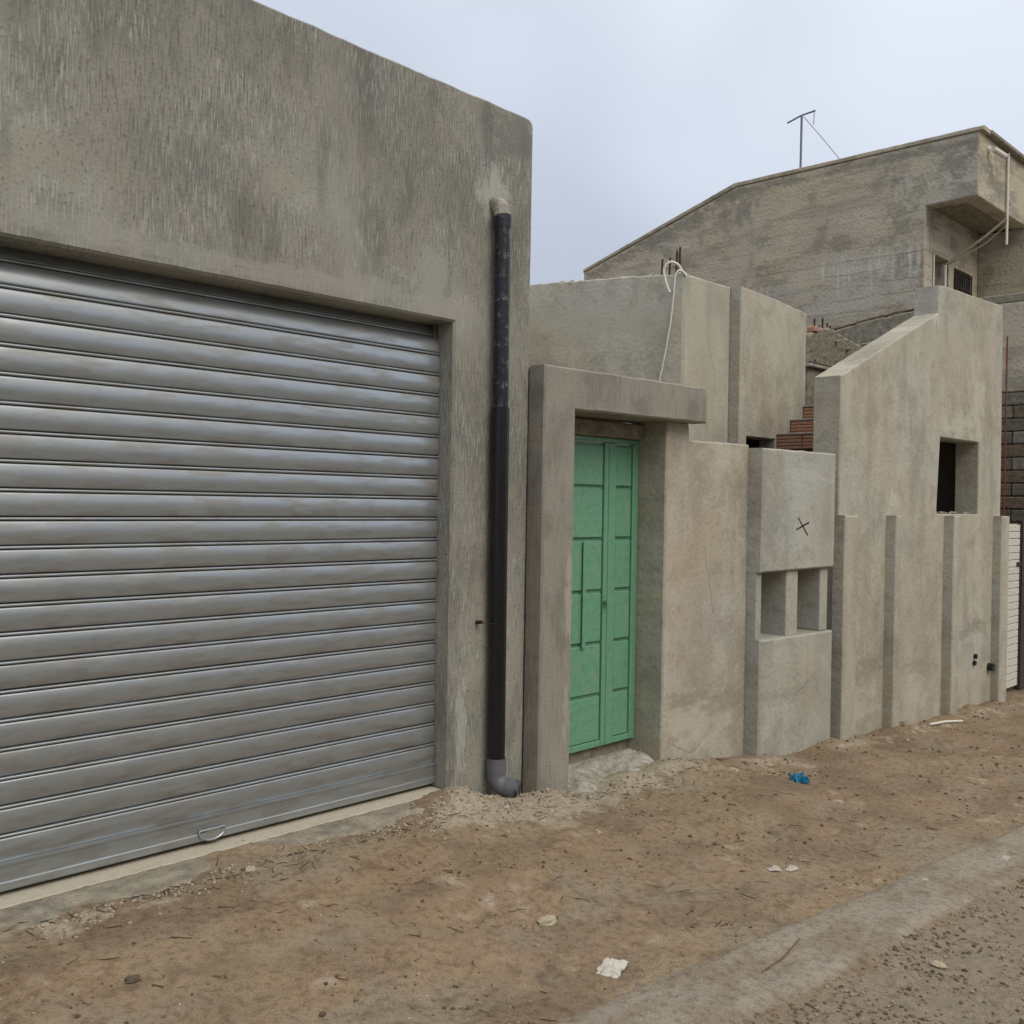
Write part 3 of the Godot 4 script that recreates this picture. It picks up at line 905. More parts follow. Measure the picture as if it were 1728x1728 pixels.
func make_garage() -> void:
	var g := thing("garage", "tall olive-grey cement garage front with a wide roller shutter", "garage")
	# front with its opening, then closed sides, back and roof
	var st := begin()
	wall(st, pv([[-3.6, -1.0], [-0.9, -1.0], [-0.9, 2.705], [4.195, 2.705], [4.195, -1.0], [4.862, -1.0], [4.875, 4.05], [4.866, 4.085], [4.835, 4.105], [2.8, 4.125], [-3.6, 4.16]]),
		[0.0, 0.003, 0.0035, 0.003, 0.0, 0.003, 0.004, 0.004, 0.008, 0.008, 0.0], 0.24, Transform3D(), 0.014)
	put(st, "front_wall", M.garage, g)
	st = begin()
	box(st, Vector3(4.62, -1.0, -6.2), Vector3(4.86, 4.06, -0.242), 0.01)
	put(st, "side_wall", M.garage, g)
	st = begin()
	box(st, Vector3(-3.6, -1.0, -6.2), Vector3(-3.36, 4.06, -0.242), 0.01)
	put(st, "side_wall", M.garage, g)
	box_part("back_wall", Vector3(-3.358, -1.0, -6.2), Vector3(4.618, 4.06, -5.96), M.garage, g)
	box_part("roof", Vector3(-3.358, 3.3, -5.958), Vector3(4.618, 3.5, -0.244), M.concrete, g)
	# threshold: pale strip under the shutter, grey apron broken towards the earth
	box_part("threshold", Vector3(-0.898, -0.6, -0.3), Vector3(4.193, -0.12, 0.012), M.sill, g, 0.012)
	var top := func(x: float, z: float) -> float:
		var e: float = 0.26 - 0.055 * (x - 1.5) + 0.05 * rough_n.get_noise_2d(x * 2.5, 4.0) + 0.03 * rough_n.get_noise_2d(x * 9.0, 14.0)
		var t := clampf((z - e) / 0.05, 0.0, 1.0)
		return -0.124 - 0.05 * maxf(z, 0.0) + 0.004 * rough_n.get_noise_2d(x * 12.0, z * 12.0) - t * t * 0.16 - (0.0 if x < 4.05 else (x - 4.05) * 0.3)
	share(sheet(lines(-1.6, 4.3, 0.03), lines(0.0, 0.5, 0.02), top), "apron", M.concrete, g)
	# roller shutter
	var rs := Node3D.new()
	rs.name = "roller_shutter"
	g.add_child(rs)
	rs.set_meta("label", "dusty galvanised roller shutter of broad curved slats")
	var kinds := [slat_mesh(5.09, 0), slat_mesh(5.09, 1), slat_mesh(5.09, 2), slat_mesh(5.09, 3)]
	var n := 0
	var at := Vector3(-0.898, 0.028, SHUTTER_Z)
	var lean := 0.0
	while n < 24:
		# the topmost slats lean back towards the roll
		var b := Basis(Vector3.RIGHT, -lean)
		share(kinds[(n * 7 + n / 3) % 4], "slat", M.zinc, rs, Transform3D(b * Basis(Vector3.RIGHT, rng.randf_range(-0.02, 0.02)), at + Vector3(0, 0, rng.randf_range(-0.001, 0.001))))
		at += b * Vector3(0, PITCH, 0)
		n += 1
		if n >= 20:
			lean += 0.36
	# bottom bar: flat, with a folded foot
	st = begin()
	profile(st, [[-0.125, -0.03], [-0.125, 0.012], [-0.118, 0.016], [-0.09, 0.016], [-0.085, 0.010], [-0.02, 0.012], [-0.012, 0.02], [-0.002, 0.02], [0.0, 0.008], [0.0, -0.03]], 5.09)
	var bb := put(st, "bottom_bar", M.zinc, rs)
	bb.position = Vector3(-0.898, 0.028, SHUTTER_Z)
	# pull handle: a flat D-shaped bow
	st = begin()
	var pts := []
	var rad := []
	for k in 17:
		var a := PI + PI * k / 16.0
		pts.append(Vector3(2.68 + cos(a) * 0.07, -0.052 + sin(a) * 0.042, SHUTTER_Z + 0.026))
		rad.append(0.006)
	pts.append(Vector3(2.75, -0.04, SHUTTER_Z + 0.026)); rad.append(0.006)
	pts.append(Vector3(2.61, -0.04, SHUTTER_Z + 0.026)); rad.append(0.006)
	pts.append(Vector3(2.61, -0.052, SHUTTER_Z + 0.026)); rad.append(0.006)
	tube(st, pts, rad, 8)
	for k in range(1, 16):
		tri(st, Vector3(2.68, -0.041, SHUTTER_Z + 0.024), pts[k], pts[k + 1], Vector3(0, 0, 1))
	put(st, "handle", M.zinc, rs)
	for x in [2.625, 2.735]:
		box_part("handle_foot", Vector3(x - 0.008, -0.05, SHUTTER_Z + 0.011), Vector3(x + 0.008, -0.036, SHUTTER_Z + 0.026), M.galv, rs, 0.002)
	box_part("guide_rail", Vector3(4.166, -0.111, SHUTTER_Z - 0.05), Vector3(4.1925, 2.72, SHUTTER_Z - 0.02), M.rail, rs, 0.003)
	box_part("shutter_box", Vector3(-1.0, 2.85, -0.9), Vector3(4.4, 3.25, -0.26), M.room, rs, 0.01)

func profile(st: SurfaceTool, pts: Array, length: float) -> void:
	# section (y, z) drawn out along x, smooth along the curve
	var n := pts.size()
	for i in n - 1:
		var a := Vector3(0, pts[i][0], pts[i][1])
		var b := Vector3(0, pts[i + 1][0], pts[i + 1][1])
		var d := b - a
		var nn := Vector3(0, -d.z, d.y).normalized()
		if nn.z < -0.99:
			nn = Vector3(0, 0, -1)
		nn = Vector3(0, -d.z, d.y).normalized()
		var e := Vector3(length, 0, 0)
		quad(st, a, a + e, b + e, b, nn)

func slat_mesh(length: float, variant: int) -> ArrayMesh:
	# broad convex belly, then the rolled joint with its bead and groove
	var sec := [[0.0, -0.014], [0.0004, -0.002], [0.0016, 0.0006]]
	var m := 14
	for i in range(1, m + 1):
		var t := float(i) / m
		sec.append([0.0016 + t * 0.099, 0.0008 + 0.027 * t * (1.0 - t)])
	sec.append_array([[0.1012, -0.004], [0.1016, -0.02], [0.1056, -0.02], [0.106, -0.002]])
	for i in 7:
		var a := -1.35 + 2.7 * i / 6.0
		sec.append([0.1122 + sin(a) * 0.0062, 0.0008 + cos(a) * 0.0062])
	sec.append_array([[0.1186, -0.004], [0.119, -0.016], [PITCH, -0.016]])
	var st := SurfaceTool.new()
	st.begin(Mesh.PRIMITIVE_TRIANGLES)
	var ns := []
	for i in sec.size():
		var a: Array = sec[maxi(i - 1, 0)]
		var b: Array = sec[mini(i + 1, sec.size() - 1)]
		ns.append(Vector3(0, -(b[1] - a[1]), b[0] - a[0]).normalized())
	# slight waves and dents along the slat
	var segs := 48
	var at := func(i: int, k: int) -> Array:
		var x := length * k / segs
		var y: float = sec[i][0]
		var f := func(xx: float) -> float:
			return 0.0022 * wob.get_noise_3d(xx * 0.9, y * 6.0, variant * 7.3) + 0.0007 * wob.get_noise_3d(xx * 4.0, y * 14.0, variant * 3.1 + 40.0)
		var dz: float = (f.call(x + 0.05) - f.call(x - 0.05)) / 0.1
		return [Vector3(x, y, sec[i][1] + f.call(x)), (ns[i] + Vector3(-dz, 0, 0)).normalized()]
	for i in sec.size() - 1:
		for k in segs:
			var q := [at.call(i, k), at.call(i, k + 1), at.call(i + 1, k + 1), at.call(i + 1, k)]
			for v in [0, 2, 1, 0, 3, 2]:
				st.set_normal(q[v][1])
				st.add_vertex(q[v][0])
	return st.commit()

func make_downpipe() -> void:
	var d := thing("downpipe", "black drainpipe running down the garage wall, splashed with mortar", "drainpipe", Vector3(4.54, -0.2, 0.0))
	var o := -d.position
	var zc := 0.068
	var st := begin()
	tube(st, [Vector3(4.527, 3.36, zc) + o, Vector3(4.535, 2.2, zc) + o], [0.048, 0.048], 24)
	put(st, "upper_pipe", M.pipe_splashed, d)
	st = begin()
	tube(st, [Vector3(4.527, 3.40, zc) + o, Vector3(4.527, 3.395, zc) + o, Vector3(4.527, 3.33, zc) + o, Vector3(4.527, 3.325, zc) + o], [0.051, 0.054, 0.054, 0.05], 24)
	put(st, "collar", M.pipe_splashed, d)
	st = begin()
	tube(st, [Vector3(4.534, 2.215, zc) + o, Vector3(4.534, 2.205, zc) + o, Vector3(4.537, 1.2, zc) + o, Vector3(4.545, -0.01, zc) + o], [0.051, 0.0555, 0.0555, 0.054], 24)
	put(st, "lower_pipe", M.pipe, d)
	# elbow out of the wall at the top, under a daub of mortar
	st = begin()
	var pts := []
	var rr := []
	for k in 9:
		var a := PI / 2 * k / 8.0
		pts.append(Vector3(4.527, 3.40 + sin(a) * 0.085, zc - 0.085 + cos(a) * 0.085) + o)
		rr.append(0.053 + 0.003 * sin(k * 2.0))
	pts.append(Vector3(4.527, 3.485, -0.05) + o)
	rr.append(0.075)
	tube(st, pts, rr, 20)
	put(st, "top_elbow", M.mortar, d)
	# bottom elbow of grey plastic, its mouth turned out towards the street
	st = begin()
	pts = [Vector3(4.545, 0.03, zc) + o, Vector3(4.545, 0.028, zc) + o, Vector3(4.545, -0.06, zc) + o, Vector3(4.545, -0.065, zc) + o]
	rr = [0.056, 0.0625, 0.0625, 0.058]
	var out := Vector3(0.34, -0.05, 0.94).normalized()
	var c0 := Vector3(4.545, -0.07, zc) + out * 0.075
	for k in 9:
		var a := PI / 2 * k / 8.0
		pts.append(c0 - out * cos(a) * 0.075 - Vector3(0, sin(a) * 0.075, 0) + o)
		rr.append(0.058)
	var e0 := c0 - Vector3(0, 0.075, 0)
	for q in [[0.012, 0.058], [0.014, 0.0635], [0.07, 0.0635], [0.0705, 0.056], [-0.03, 0.054]]:
		pts.append(e0 + out * q[0] + o)
		rr.append(q[1])
	tube(st, pts, rr, 24, false)
	put(st, "bottom_elbow", M.pvc, d)
	# nail and tie wire
	tube_part("nail", [Vector3(4.42, 0.88, -0.01) + o, Vector3(4.42, 0.885, 0.05) + o], 0.012, M.rust, d, 8)
	tube_part("tie_wire", [Vector3(4.42, 0.88, 0.03) + o, Vector3(4.46, 0.875, 0.07) + o, Vector3(4.5, 0.872, zc + 0.04) + o, Vector3(4.55, 0.872, zc + 0.058) + o, Vector3(4.62, 0.872, 0.06) + o], 0.0022, M.rust, d, 5)

# ---------------------------------------------------------------- gateway
const DOOR_Z := -0.256

func make_gateway() -> void:
	var g := thing("gateway", "grey cement gateway with overhanging lintel around the green door", "gateway")
	var st := begin()
	# column and lintel are one angled piece in the photo: cast as two, flush at the front
	wall(st, pv([[4.866, -1.0], [5.172, -1.0], [5.18, 2.245], [6.752, 2.262], [6.75, 2.535], [5.6, 2.525], [4.868, 2.515]]), [0.0, 0.004, 0.004, 0.003, 0.008, 0.005, 0.004], 0.137, Transform3D(Basis(), Vector3(0, 0, 0.137)), 0.012)
	put(st, "column_and_lintel", M.gateway, g)
	# wall behind it: left jamb, head, right jamb
	st = begin()
	wall(st, pv([[4.878, -1.0], [5.17, -1.0], [5.178, 2.24], [4.878, 2.24]]), [0.0, 0.004, -1, 0.0], 0.36, Transform3D(Basis(), Vector3(0, 0, -0.003)))
	put(st, "left_jamb", M.gateway, g)
	st = begin()
	wall(st, pv([[4.878, 2.243], [6.72, 2.262], [6.72, 2.5], [4.878, 2.5]]), [0.003, 0.0, 0.0, 0.0], 0.34, Transform3D(Basis(), Vector3(0, 0, -0.003)))
	put(st, "head", M.concrete, g)
	st = begin()
	wall(st, pv([[5.175, 2.125], [6.41, 2.125], [6.41, 2.24], [5.175, 2.24]]), [0.003, 0.0, 0.0, 0.0], 0.1, Transform3D(Basis(), Vector3(0, 0, -0.2)))
	put(st, "head_rebate", M.concrete, g)
	# doorstep: a rough heap of cement under the door
	var top := func(x: float, z: float) -> float:
		var t := clampf((z + 0.3) / 0.55, 0.0, 1.0)
		var y: float = lerpf(-0.235, -0.36, pow(t, 1.4)) - 0.05 * smoothstep(-0.19, -0.27, z) + 0.05 * rough_n.get_noise_2d(x * 3.0, z * 3.0) * t + 0.02 * rough_n.get_noise_2d(x * 9.0, z * 9.0)
		y -= 0.25 * smoothstep(6.25, 6.5, x) * t + 0.2 * smoothstep(5.2, 5.05, x) * t
		return y - 0.25 * smoothstep(0.12, 0.3, z + 0.08 * rough_n.get_noise_2d(x * 3.0, 5.0))
	share(sheet(lines(5.12, 6.46, 0.02), lines(-0.6, 0.34, 0.02), top), "doorstep", M.mortar, g)
	box_part("gap_blocker", Vector3(5.18, -0.7, -0.42), Vector3(6.41, -0.19, -0.315), M.concrete, g, 0.006)  # added block behind the door, shuts the gap below it so it stays dark
	# door frame
	box_part("door_frame", Vector3(6.372, -0.19, DOOR_Z - 0.045), Vector3(6.408, 2.12, DOOR_Z + 0.004), M.green, g, 0.004)
	box_part("door_frame", Vector3(5.182, -0.19, DOOR_Z - 0.045), Vector3(5.218, 2.12, DOOR_Z + 0.004), M.green, g, 0.004)
	box_part("door_frame", Vector3(5.22, 2.088, DOOR_Z - 0.045), Vector3(6.37, 2.122, DOOR_Z + 0.002), M.green, g, 0.004)
	var rows := [-0.155, 0.205, 0.592, 0.978, 1.365, 1.752, 2.075]
	for side in 2:
		var x0 := 5.222 if side == 0 else 6.04
		var x1 := 6.034 if side == 0 else 6.368
		var leaf := Node3D.new()
		leaf.name = "door_leaf"
		g.add_child(leaf, true)
		leaf.set_meta("label", "wide green leaf of the metal door with the handle" if side == 0 else "narrow green leaf of the metal door")
		box_part("sheet", Vector3(x0, -0.185, DOOR_Z - 0.035), Vector3(x1, 2.084, DOOR_Z - 0.022), M.green, leaf, 0.002)
		var wl := 0.05 if side == 0 else 0.085
		var wr := 0.05 if side == 0 else 0.035
		box_part("stile", Vector3(x0, -0.186, DOOR_Z - 0.021), Vector3(x0 + wl, 2.085, DOOR_Z + 0.006), M.green, leaf, 0.004)
		box_part("stile", Vector3(x1 - wr, -0.186, DOOR_Z - 0.021), Vector3(x1, 2.085, DOOR_Z + 0.006), M.green, leaf, 0.004)
		box_part("rail", Vector3(x0 + wl + 0.001, -0.186, DOOR_Z - 0.021), Vector3(x1 - wr - 0.001, -0.14, DOOR_Z + 0.004), M.green, leaf, 0.004)
		for r in 6:
			var lo: float = rows[r] + (0.02 if r == 0 else 0.012)
			box_part("panel", Vector3(x0 + wl + 0.006, lo, DOOR_Z - 0.0215), Vector3(x1 - wr - 0.014, rows[r + 1] - 0.014, DOOR_Z + 0.001), M.green, leaf, 0.007)
		if side == 0:
			# long pull bar on two feet, and a round lock knob
			box_part("pull_bar", Vector3(5.735, 0.565, DOOR_Z + 0.012), Vector3(5.772, 1.355, DOOR_Z + 0.02), M.green, leaf, 0.003)
			for y in [0.66, 1.25]:
				box_part("bar_foot", Vector3(5.743, y, DOOR_Z - 0.003), Vector3(5.765, y + 0.03, DOOR_Z + 0.013), M.green, leaf, 0.003)
			tube_part("lock_knob", [Vector3(6.0, 0.896, DOOR_Z + 0.0), Vector3(6.0, 0.896, DOOR_Z + 0.03)], 0.012, M.green, leaf, 10)
			tube_part("lock_knob", [Vector3(6.0, 0.896, DOOR_Z + 0.028), Vector3(6.0, 0.896, DOOR_Z + 0.032), Vector3(6.0, 0.896, DOOR_Z + 0.05)], 0.021, M.green, leaf, 14)

# ---------------------------------------------------------------- yard wall, niche pier, stair wall
func make_yard() -> void:
	var y := thing("yard_wall", "pale cement yard wall between the green door and the niche pier", "wall")
	var st := begin()
	wall(st, pv([[6.412, -1.2], [7.61, -1.2], [7.61, 2.147], [6.73, 2.137], [6.715, 2.258], [6.418, 2.258]]), [0.0, -1, 0.006, 0.004, -1, 0.005], 0.36, Transform3D(), 0.012)
	put(st, "wall_slab", M.yard_wall, y)

	var p := thing("niche_pier", "cement pier with two open niches and a painted black cross", "pier")
	var zf := 0.14
	st = begin()
	wall(st, pv([[7.613, 1.07], [8.93, 1.075], [8.932, 2.128], [7.613, 2.118]]), [0.004, 0.005, 0.006, 0.005], 0.36, Transform3D(Basis(), Vector3(0, 0, zf)), 0.014)
	put(st, "upper_block", M.pier, p)
	st = begin()
	wall(st, pv([[7.617, -1.2], [8.923, -1.2], [8.925, 0.488], [7.615, 0.502]]), [0.0, 0.005, 0.006, 0.005], 0.36, Transform3D(Basis(), Vector3(0, 0, zf)), 0.014)
	put(st, "lower_block", M.pier, p)
	box_part("niche_post", Vector3(7.617, 0.49, -0.215), Vector3(7.7, 1.08, 0.095), M.pier, p, 0.008)
	box_part("niche_post", Vector3(8.12, 0.49, -0.2), Vector3(8.325, 1.08, 0.098), M.pier, p, 0.008)
	box_part("niche_post", Vector3(8.755, 0.49, -0.215), Vector3(8.9, 1.08, 0.094), M.pier, p, 0.008)
	box_part("niche_back", Vector3(7.63, 0.45, -0.24), Vector3(8.91, 1.1, -0.2), M.concrete, p, 0.004)
	for k in [[8.225, 1.535, 8.405, 1.378], [8.195, 1.428, 8.425, 1.492]]:
		st = begin()
		var a := Vector3(k[0], k[1], zf + 0.002)
		var b := Vector3(k[2], k[3], zf + 0.002)
		var s := (b - a).normalized().cross(Vector3(0, 0, 1)) * 0.0085
		quad(st, a - s * 0.7, a + s * 0.8, b + s, b - s * 0.9, Vector3(0, 0, 1))
		put(st, "painted_stroke", M.mark, p)

	# stair wall with its sloping top, four ribs and a window hole
	var w := thing("stair_wall", "tall pale cement wall with sloping top, four ribs and a window hole", "wall")
	var t := 0.28
	st = begin()
	# below the seam at the window's middle, then above it
	wall(st, pv([[9.297, -1.4], [13.84, -1.4], [13.84, 2.0], [13.04, 2.0], [13.04, 1.575], [11.72, 1.58], [11.755, 2.0], [9.297, 2.0]]), [0.0, 0.004, -1, 0.003, 0.012, 0.005, -1, 0.004], t, Transform3D(), 0.012)
	wall(st, pv([[9.297, 2.0], [11.755, 2.0], [11.795, 2.452], [13.03, 2.455], [13.04, 2.0], [13.84, 2.0], [13.8, 4.25], [12.95, 4.22], [11.86, 4.185], [11.69, 4.17], [11.67, 3.85], [10.2, 3.265], [9.297, 2.905]]), [-1, 0.004, 0.004, 0.003, -1, 0.004, 0.006, 0.006, 0.006, 0.005, 0.005, 0.005, 0.004], t, Transform3D(), 0.012)
	put(st, "wall_slab", M.stair_wall, w)
	for k in [[9.19, 9.475, 0.12], [10.376, 10.54, 0.113], [11.958, 12.165, 0.118], [13.59, 13.87, 0.108]]:
		st = begin()
		wall(st, pv([[k[0], -1.4], [k[1], -1.4], [k[1], 1.553], [k[0], 1.556]]), [0.0, 0.005, 0.006, 0.005], k[2] - 0.001, Transform3D(Basis(), Vector3(0, 0, k[2])), 0.012)
		put(st, "rib", M.stair_wall, w)
	# room behind the window hole, closed and dark
	box_part("room_back", Vector3(11.1, -1.3, -6.2), Vector3(13.8, 2.6, -6.0), M.room, w)
	box_part("room_side", Vector3(11.1, -1.3, -5.998), Vector3(11.3, 2.6, -0.283), M.room, w)
	box_part("room_side", Vector3(13.6, -1.3, -5.998), Vector3(13.8, 2.6, -0.283), M.room, w)
	box_part("room_ceiling", Vector3(11.302, 2.5, -5.998), Vector3(13.598, 2.6, -0.283), M.room, w)
	var crumb := stone_mesh(55, 5, 8, 0.6)
	for k in 14:
		var sz := rng.randf_range(0.012, 0.03)
		share(crumb, "sill_crumb", M.mortar, w, Transform3D(Basis.from_euler(Vector3(0, k, 0)).scaled_local(Vector3(sz * 1.4, sz * 0.7, sz)), Vector3(rng.randf_range(11.8, 13.0), 1.588, rng.randf_range(-0.2, -0.02))))
	# drain stub; black stubs added to stand for the dark of a knocked hole
	tube_part("drain_stub", [Vector3(13.5, -0.35, -0.05), Vector3(13.5, -0.355, 0.07)], 0.05, M.pipe, w, 14)
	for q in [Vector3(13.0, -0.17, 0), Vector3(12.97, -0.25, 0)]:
		tube_part("hole_dark_stub", [q - Vector3(0, 0, 0.05), q + Vector3(0.01, 0.0, 0.035)], 0.03, M.pipe, w, 10)

func make_stairwell() -> void:
	var s := thing("stairwell_wall", "bare cement stairwell wall rising behind the gateway and yard wall", "wall")
	var st := begin()
	# street-facing length with a door hole low down
	wall(st, pv([[9.44, -1.2], [9.594, -1.2], [9.594, 2.371], [10.2, 2.372], [10.2, -1.2], [10.86, -1.2], [10.875, 3.87], [10.2, 3.92], [9.44, 3.95]]), [0.0, 0.002, 0.004, 0.002, 0.0, 0.006, 0.014, 0.01, 0.004], 0.2, Transform3D(Basis(), Vector3(0, 0, -1.2)), 0.012)
	put(st, "front_panel", M.stairwell, s)
	st = begin()
	wall(st, pv([[8.57, -1.2], [9.438, -1.2], [9.438, 3.955], [9.0, 3.95], [8.57, 3.94]]), [0.0, 0.0, 0.008, 0.01, 0.006], 0.2, Transform3D(Basis(), Vector3(0, 0, -1.33)), 0.014)
	put(st, "front_panel", M.stairwell, s)
	box_part("inner_wall", Vector3(9.3, -1.2, -3.1), Vector3(10.9, 2.6, -2.9), M.room, s)
	box_part("inner_wall", Vector3(9.3, -1.2, -2.898), Vector3(9.42, 2.6, -1.55), M.room, s)
	box_part("inner_wall", Vector3(10.7, -1.2, -2.898), Vector3(10.9, 2.6, -1.402), M.room, s)
	box_part("inner_wall", Vector3(9.422, 2.42, -2.898), Vector3(10.698, 2.6, -1.402), M.room, s)
	# side wall running back beside the courtyard, 20 degrees off square
	var a := deg_to_rad(20.0)
	var ux := Vector3(sin(a), 0, cos(a))
	var bs := Basis(ux, Vector3.UP, ux.cross(Vector3.UP))
	var org := Vector3(8.565, 0, -1.335)
	wall_side(s, bs, org)
	# back wall of the courtyard
	box_part("back_panel", Vector3(4.9, -1.0, -3.3), Vector3(8.3, 3.93, -3.1), M.stairwell, s, 0.01)
	# ragged mortar along the crest
	var crest := stone_mesh(77, 5, 8, 0.7)
	for k in 16:
		var f := rng.randf()
		var q := org - ux * (0.05 + 1.7 * f) + Vector3(0.06, 3.955 + rng.randf_range(-0.01, 0.005), -0.02)
		if k < 8:
			q = Vector3(8.35 + 0.5 * f, 3.955, -1.42)
			if q.x < 8.55:
				q = org - ux * (8.6 - q.x) + Vector3(0.07, 3.955, 0)
		var sz := rng.randf_range(0.025, 0.06)
		share(crest, "mortar_lump", M.mortar, s, Transform3D(Basis.from_euler(Vector3(0, f * 6.0, 0)).scaled_local(Vector3(sz * 1.5, sz * 0.6, sz)), q))
	# starter bars
	for b in [[0.2, 0.2], [0.12, 0.21], [0.05, 0.27], [-0.02, 0.18], [-0.12, 0.31]]:
		var q: Vector3 = org - ux * b[0] + Vector3(0.09, 0, -0.1)
		if b[0] < 0.0:
			q = Vector3(8.66, 0, -1.46)
		tube_part("starter_bar", [q + Vector3(0, 3.7, 0), q + Vector3(0.004, 3.95, 0), q + Vector3(0.01, 3.94 + b[1], 0.004)], 0.0105, M.rust, s, 6)
	# white hose hung over the crest
	var h := thing("white_hose", "white cable conduit looped over the crest, hanging down the stairwell wall", "conduit", Vector3(8.2, 2.6, -1.4))
	var o := -h.position
	var away := -Vector3(cos(a), 0, -sin(a))
	var P := func(back: float, yy: float, off: float) -> Vector3:
		return org - ux * back + away * off + Vector3(0, yy, 0) + o
	var cv := Curve3D.new()
	for q in [[0.02, 3.95, -0.02], [0.05, 4.03, 0.02], [0.13, 4.06, 0.05], [0.19, 3.99, 0.05], [0.17, 3.86, 0.04], [0.13, 3.76, 0.035]]:
		cv.add_point(P.call(q[0], q[1], q[2]))
	st = begin()
	var pts := smooth(cv)
	var rr := []
	for k in pts.size():
		rr.append(0.013)
	tube(st, pts, rr, 8)
	put(st, "loop", M.hose, h)
	cv = Curve3D.new()
	for q in [[-0.02, 3.93, -0.02], [0.03, 3.975, 0.02], [0.075, 3.93, 0.035], [0.09, 3.75, 0.03], [0.12, 3.45, 0.03], [0.17, 3.15, 0.03], [0.23, 2.85, 0.03], [0.26, 2.65, 0.03]]:
		cv.add_point(P.call(q[0], q[1], q[2]))
	st = begin()
	pts = smooth(cv)
	rr = []
	for k in pts.size():
		rr.append(0.015 - 0.008 * k / pts.size())
	tube(st, pts, rr, 8)
	put(st, "tail", M.hose, h)

func smooth(cv: Curve3D) -> Array:
	var n := cv.point_count
	for i in n:
		var t := (cv.get_point_position(mini(i + 1, n - 1)) - cv.get_point_position(maxi(i - 1, 0))) * 0.18
		cv.set_point_in(i, -t)
		cv.set_point_out(i, t)
	var out := []
	for p in cv.tessellate(4, 3.0):
		out.append(p)
	return out

func wall_side(s: Node3D, bs: Basis, org: Vector3) -> void:
	var st := begin()
	# u grows towards the street: 0 is the outer corner
	wall(st, pv([[-1.85, -1.2], [0.0, -1.2], [0.0, 3.94], [-0.3, 3.96], [-0.9, 3.96], [-1.85, 3.95]]), [0.0, 0.005, 0.012, 0.016, 0.02, 0.0], 0.2, Transform3D(bs, org), 0.012)
	put(st, "side_panel", M.stairwell, s)

func make_stairs() -> void:
	var s := thing("staircase", "raw brick stairs climbing behind the stair wall", "staircase")
	var rise := 0.18
	var run := 0.298
	for i in 8:
		var x := 10.225 + i * run
		var y := 2.26 + i * rise
		var step := Node3D.new()
		step.name = "step"
		s.add_child(step, true)
		box_part("body", Vector3(x + 0.1, y - 0.5, -1.195), Vector3(x + 0.12 + run, y + rise - 0.02, -0.285), M.concrete, step, 0.004)
		box_part("bedding", Vector3(x - 0.006, y + rise - 0.018, -1.196), Vector3(x + run, y + rise + 0.002, -0.284), M.mortar, step, 0.004)
		# hollow bricks laid on the riser, ribbed faces
		for k in 3:
			var z0 := -1.193 + k * 0.303
			var st := begin()
			var n := 4
			box(st, Vector3(x + 0.014, y + 0.004, z0), Vector3(x + 0.098, y + rise - 0.02, z0 + 0.295), 0.003)
			for r in n:
				var y0 := y + 0.008 + r * (rise - 0.032) / n
				box(st, Vector3(x, y0, z0 + 0.004), Vector3(x + 0.016, y0 + (rise - 0.032) / n - 0.009, z0 + 0.291), 0.003)
			put(st, "brick", M.brick, step)
	# support below the lowest visible step, and the unfinished landing
	var l := thing("landing_stub", "rough mortar-smeared column stub with rusty starter bars above the stairs", "column")
	box_part("lower_wall", Vector3(11.9, -1.2, -2.2), Vector3(14.0, 3.4, -1.7), M.concrete, l, 0.01)
	box_part("slab", Vector3(11.82, 3.402, -2.2), Vector3(14.05, 3.44, -1.64), M.mortar, l, 0.01)
	var st2 := begin()
	wall(st2, pv([[11.84, 3.442], [14.0, 3.442], [14.0, 3.82], [13.2, 3.86], [12.75, 3.93], [12.45, 3.97], [12.15, 3.93], [11.84, 3.8]]), [0.0, 0.0, 0.05, 0.05, 0.04, 0.04, 0.05, 0.03], 0.3, Transform3D(Basis(), Vector3(0, 0, -1.68)), 0.03)
	put(st2, "rubble_wall", M.rubble, l)
	for k in 9:
		var sz := rng.randf_range(0.03, 0.06)
		share(stone_mesh(900 + k % 5, 6, 9, 0.5), "rubble_stone", M.rubble, l, Transform3D(Basis.from_euler(Vector3(k, k * 2.0, 0)).scaled_local(Vector3(sz * 1.5, sz * 0.8, sz * 0.3)), Vector3(rng.randf_range(11.88, 13.6), rng.randf_range(3.48, 3.82), -1.68)))
	for b in [[12.12, 4.05], [12.24, 3.98], [12.34, 4.09], [12.47, 4.04], [12.55, 4.02]]:
		tube_part("starter_bar", [Vector3(b[0], 3.6, -1.75), Vector3(b[0] + 0.01, b[1], -1.75)], 0.012, M.rust, l, 6)
	box_part("broken_brick", Vector3(11.98, 3.86, -1.78), Vector3(12.1, 3.93, -1.66), M.brick, l, 0.01)

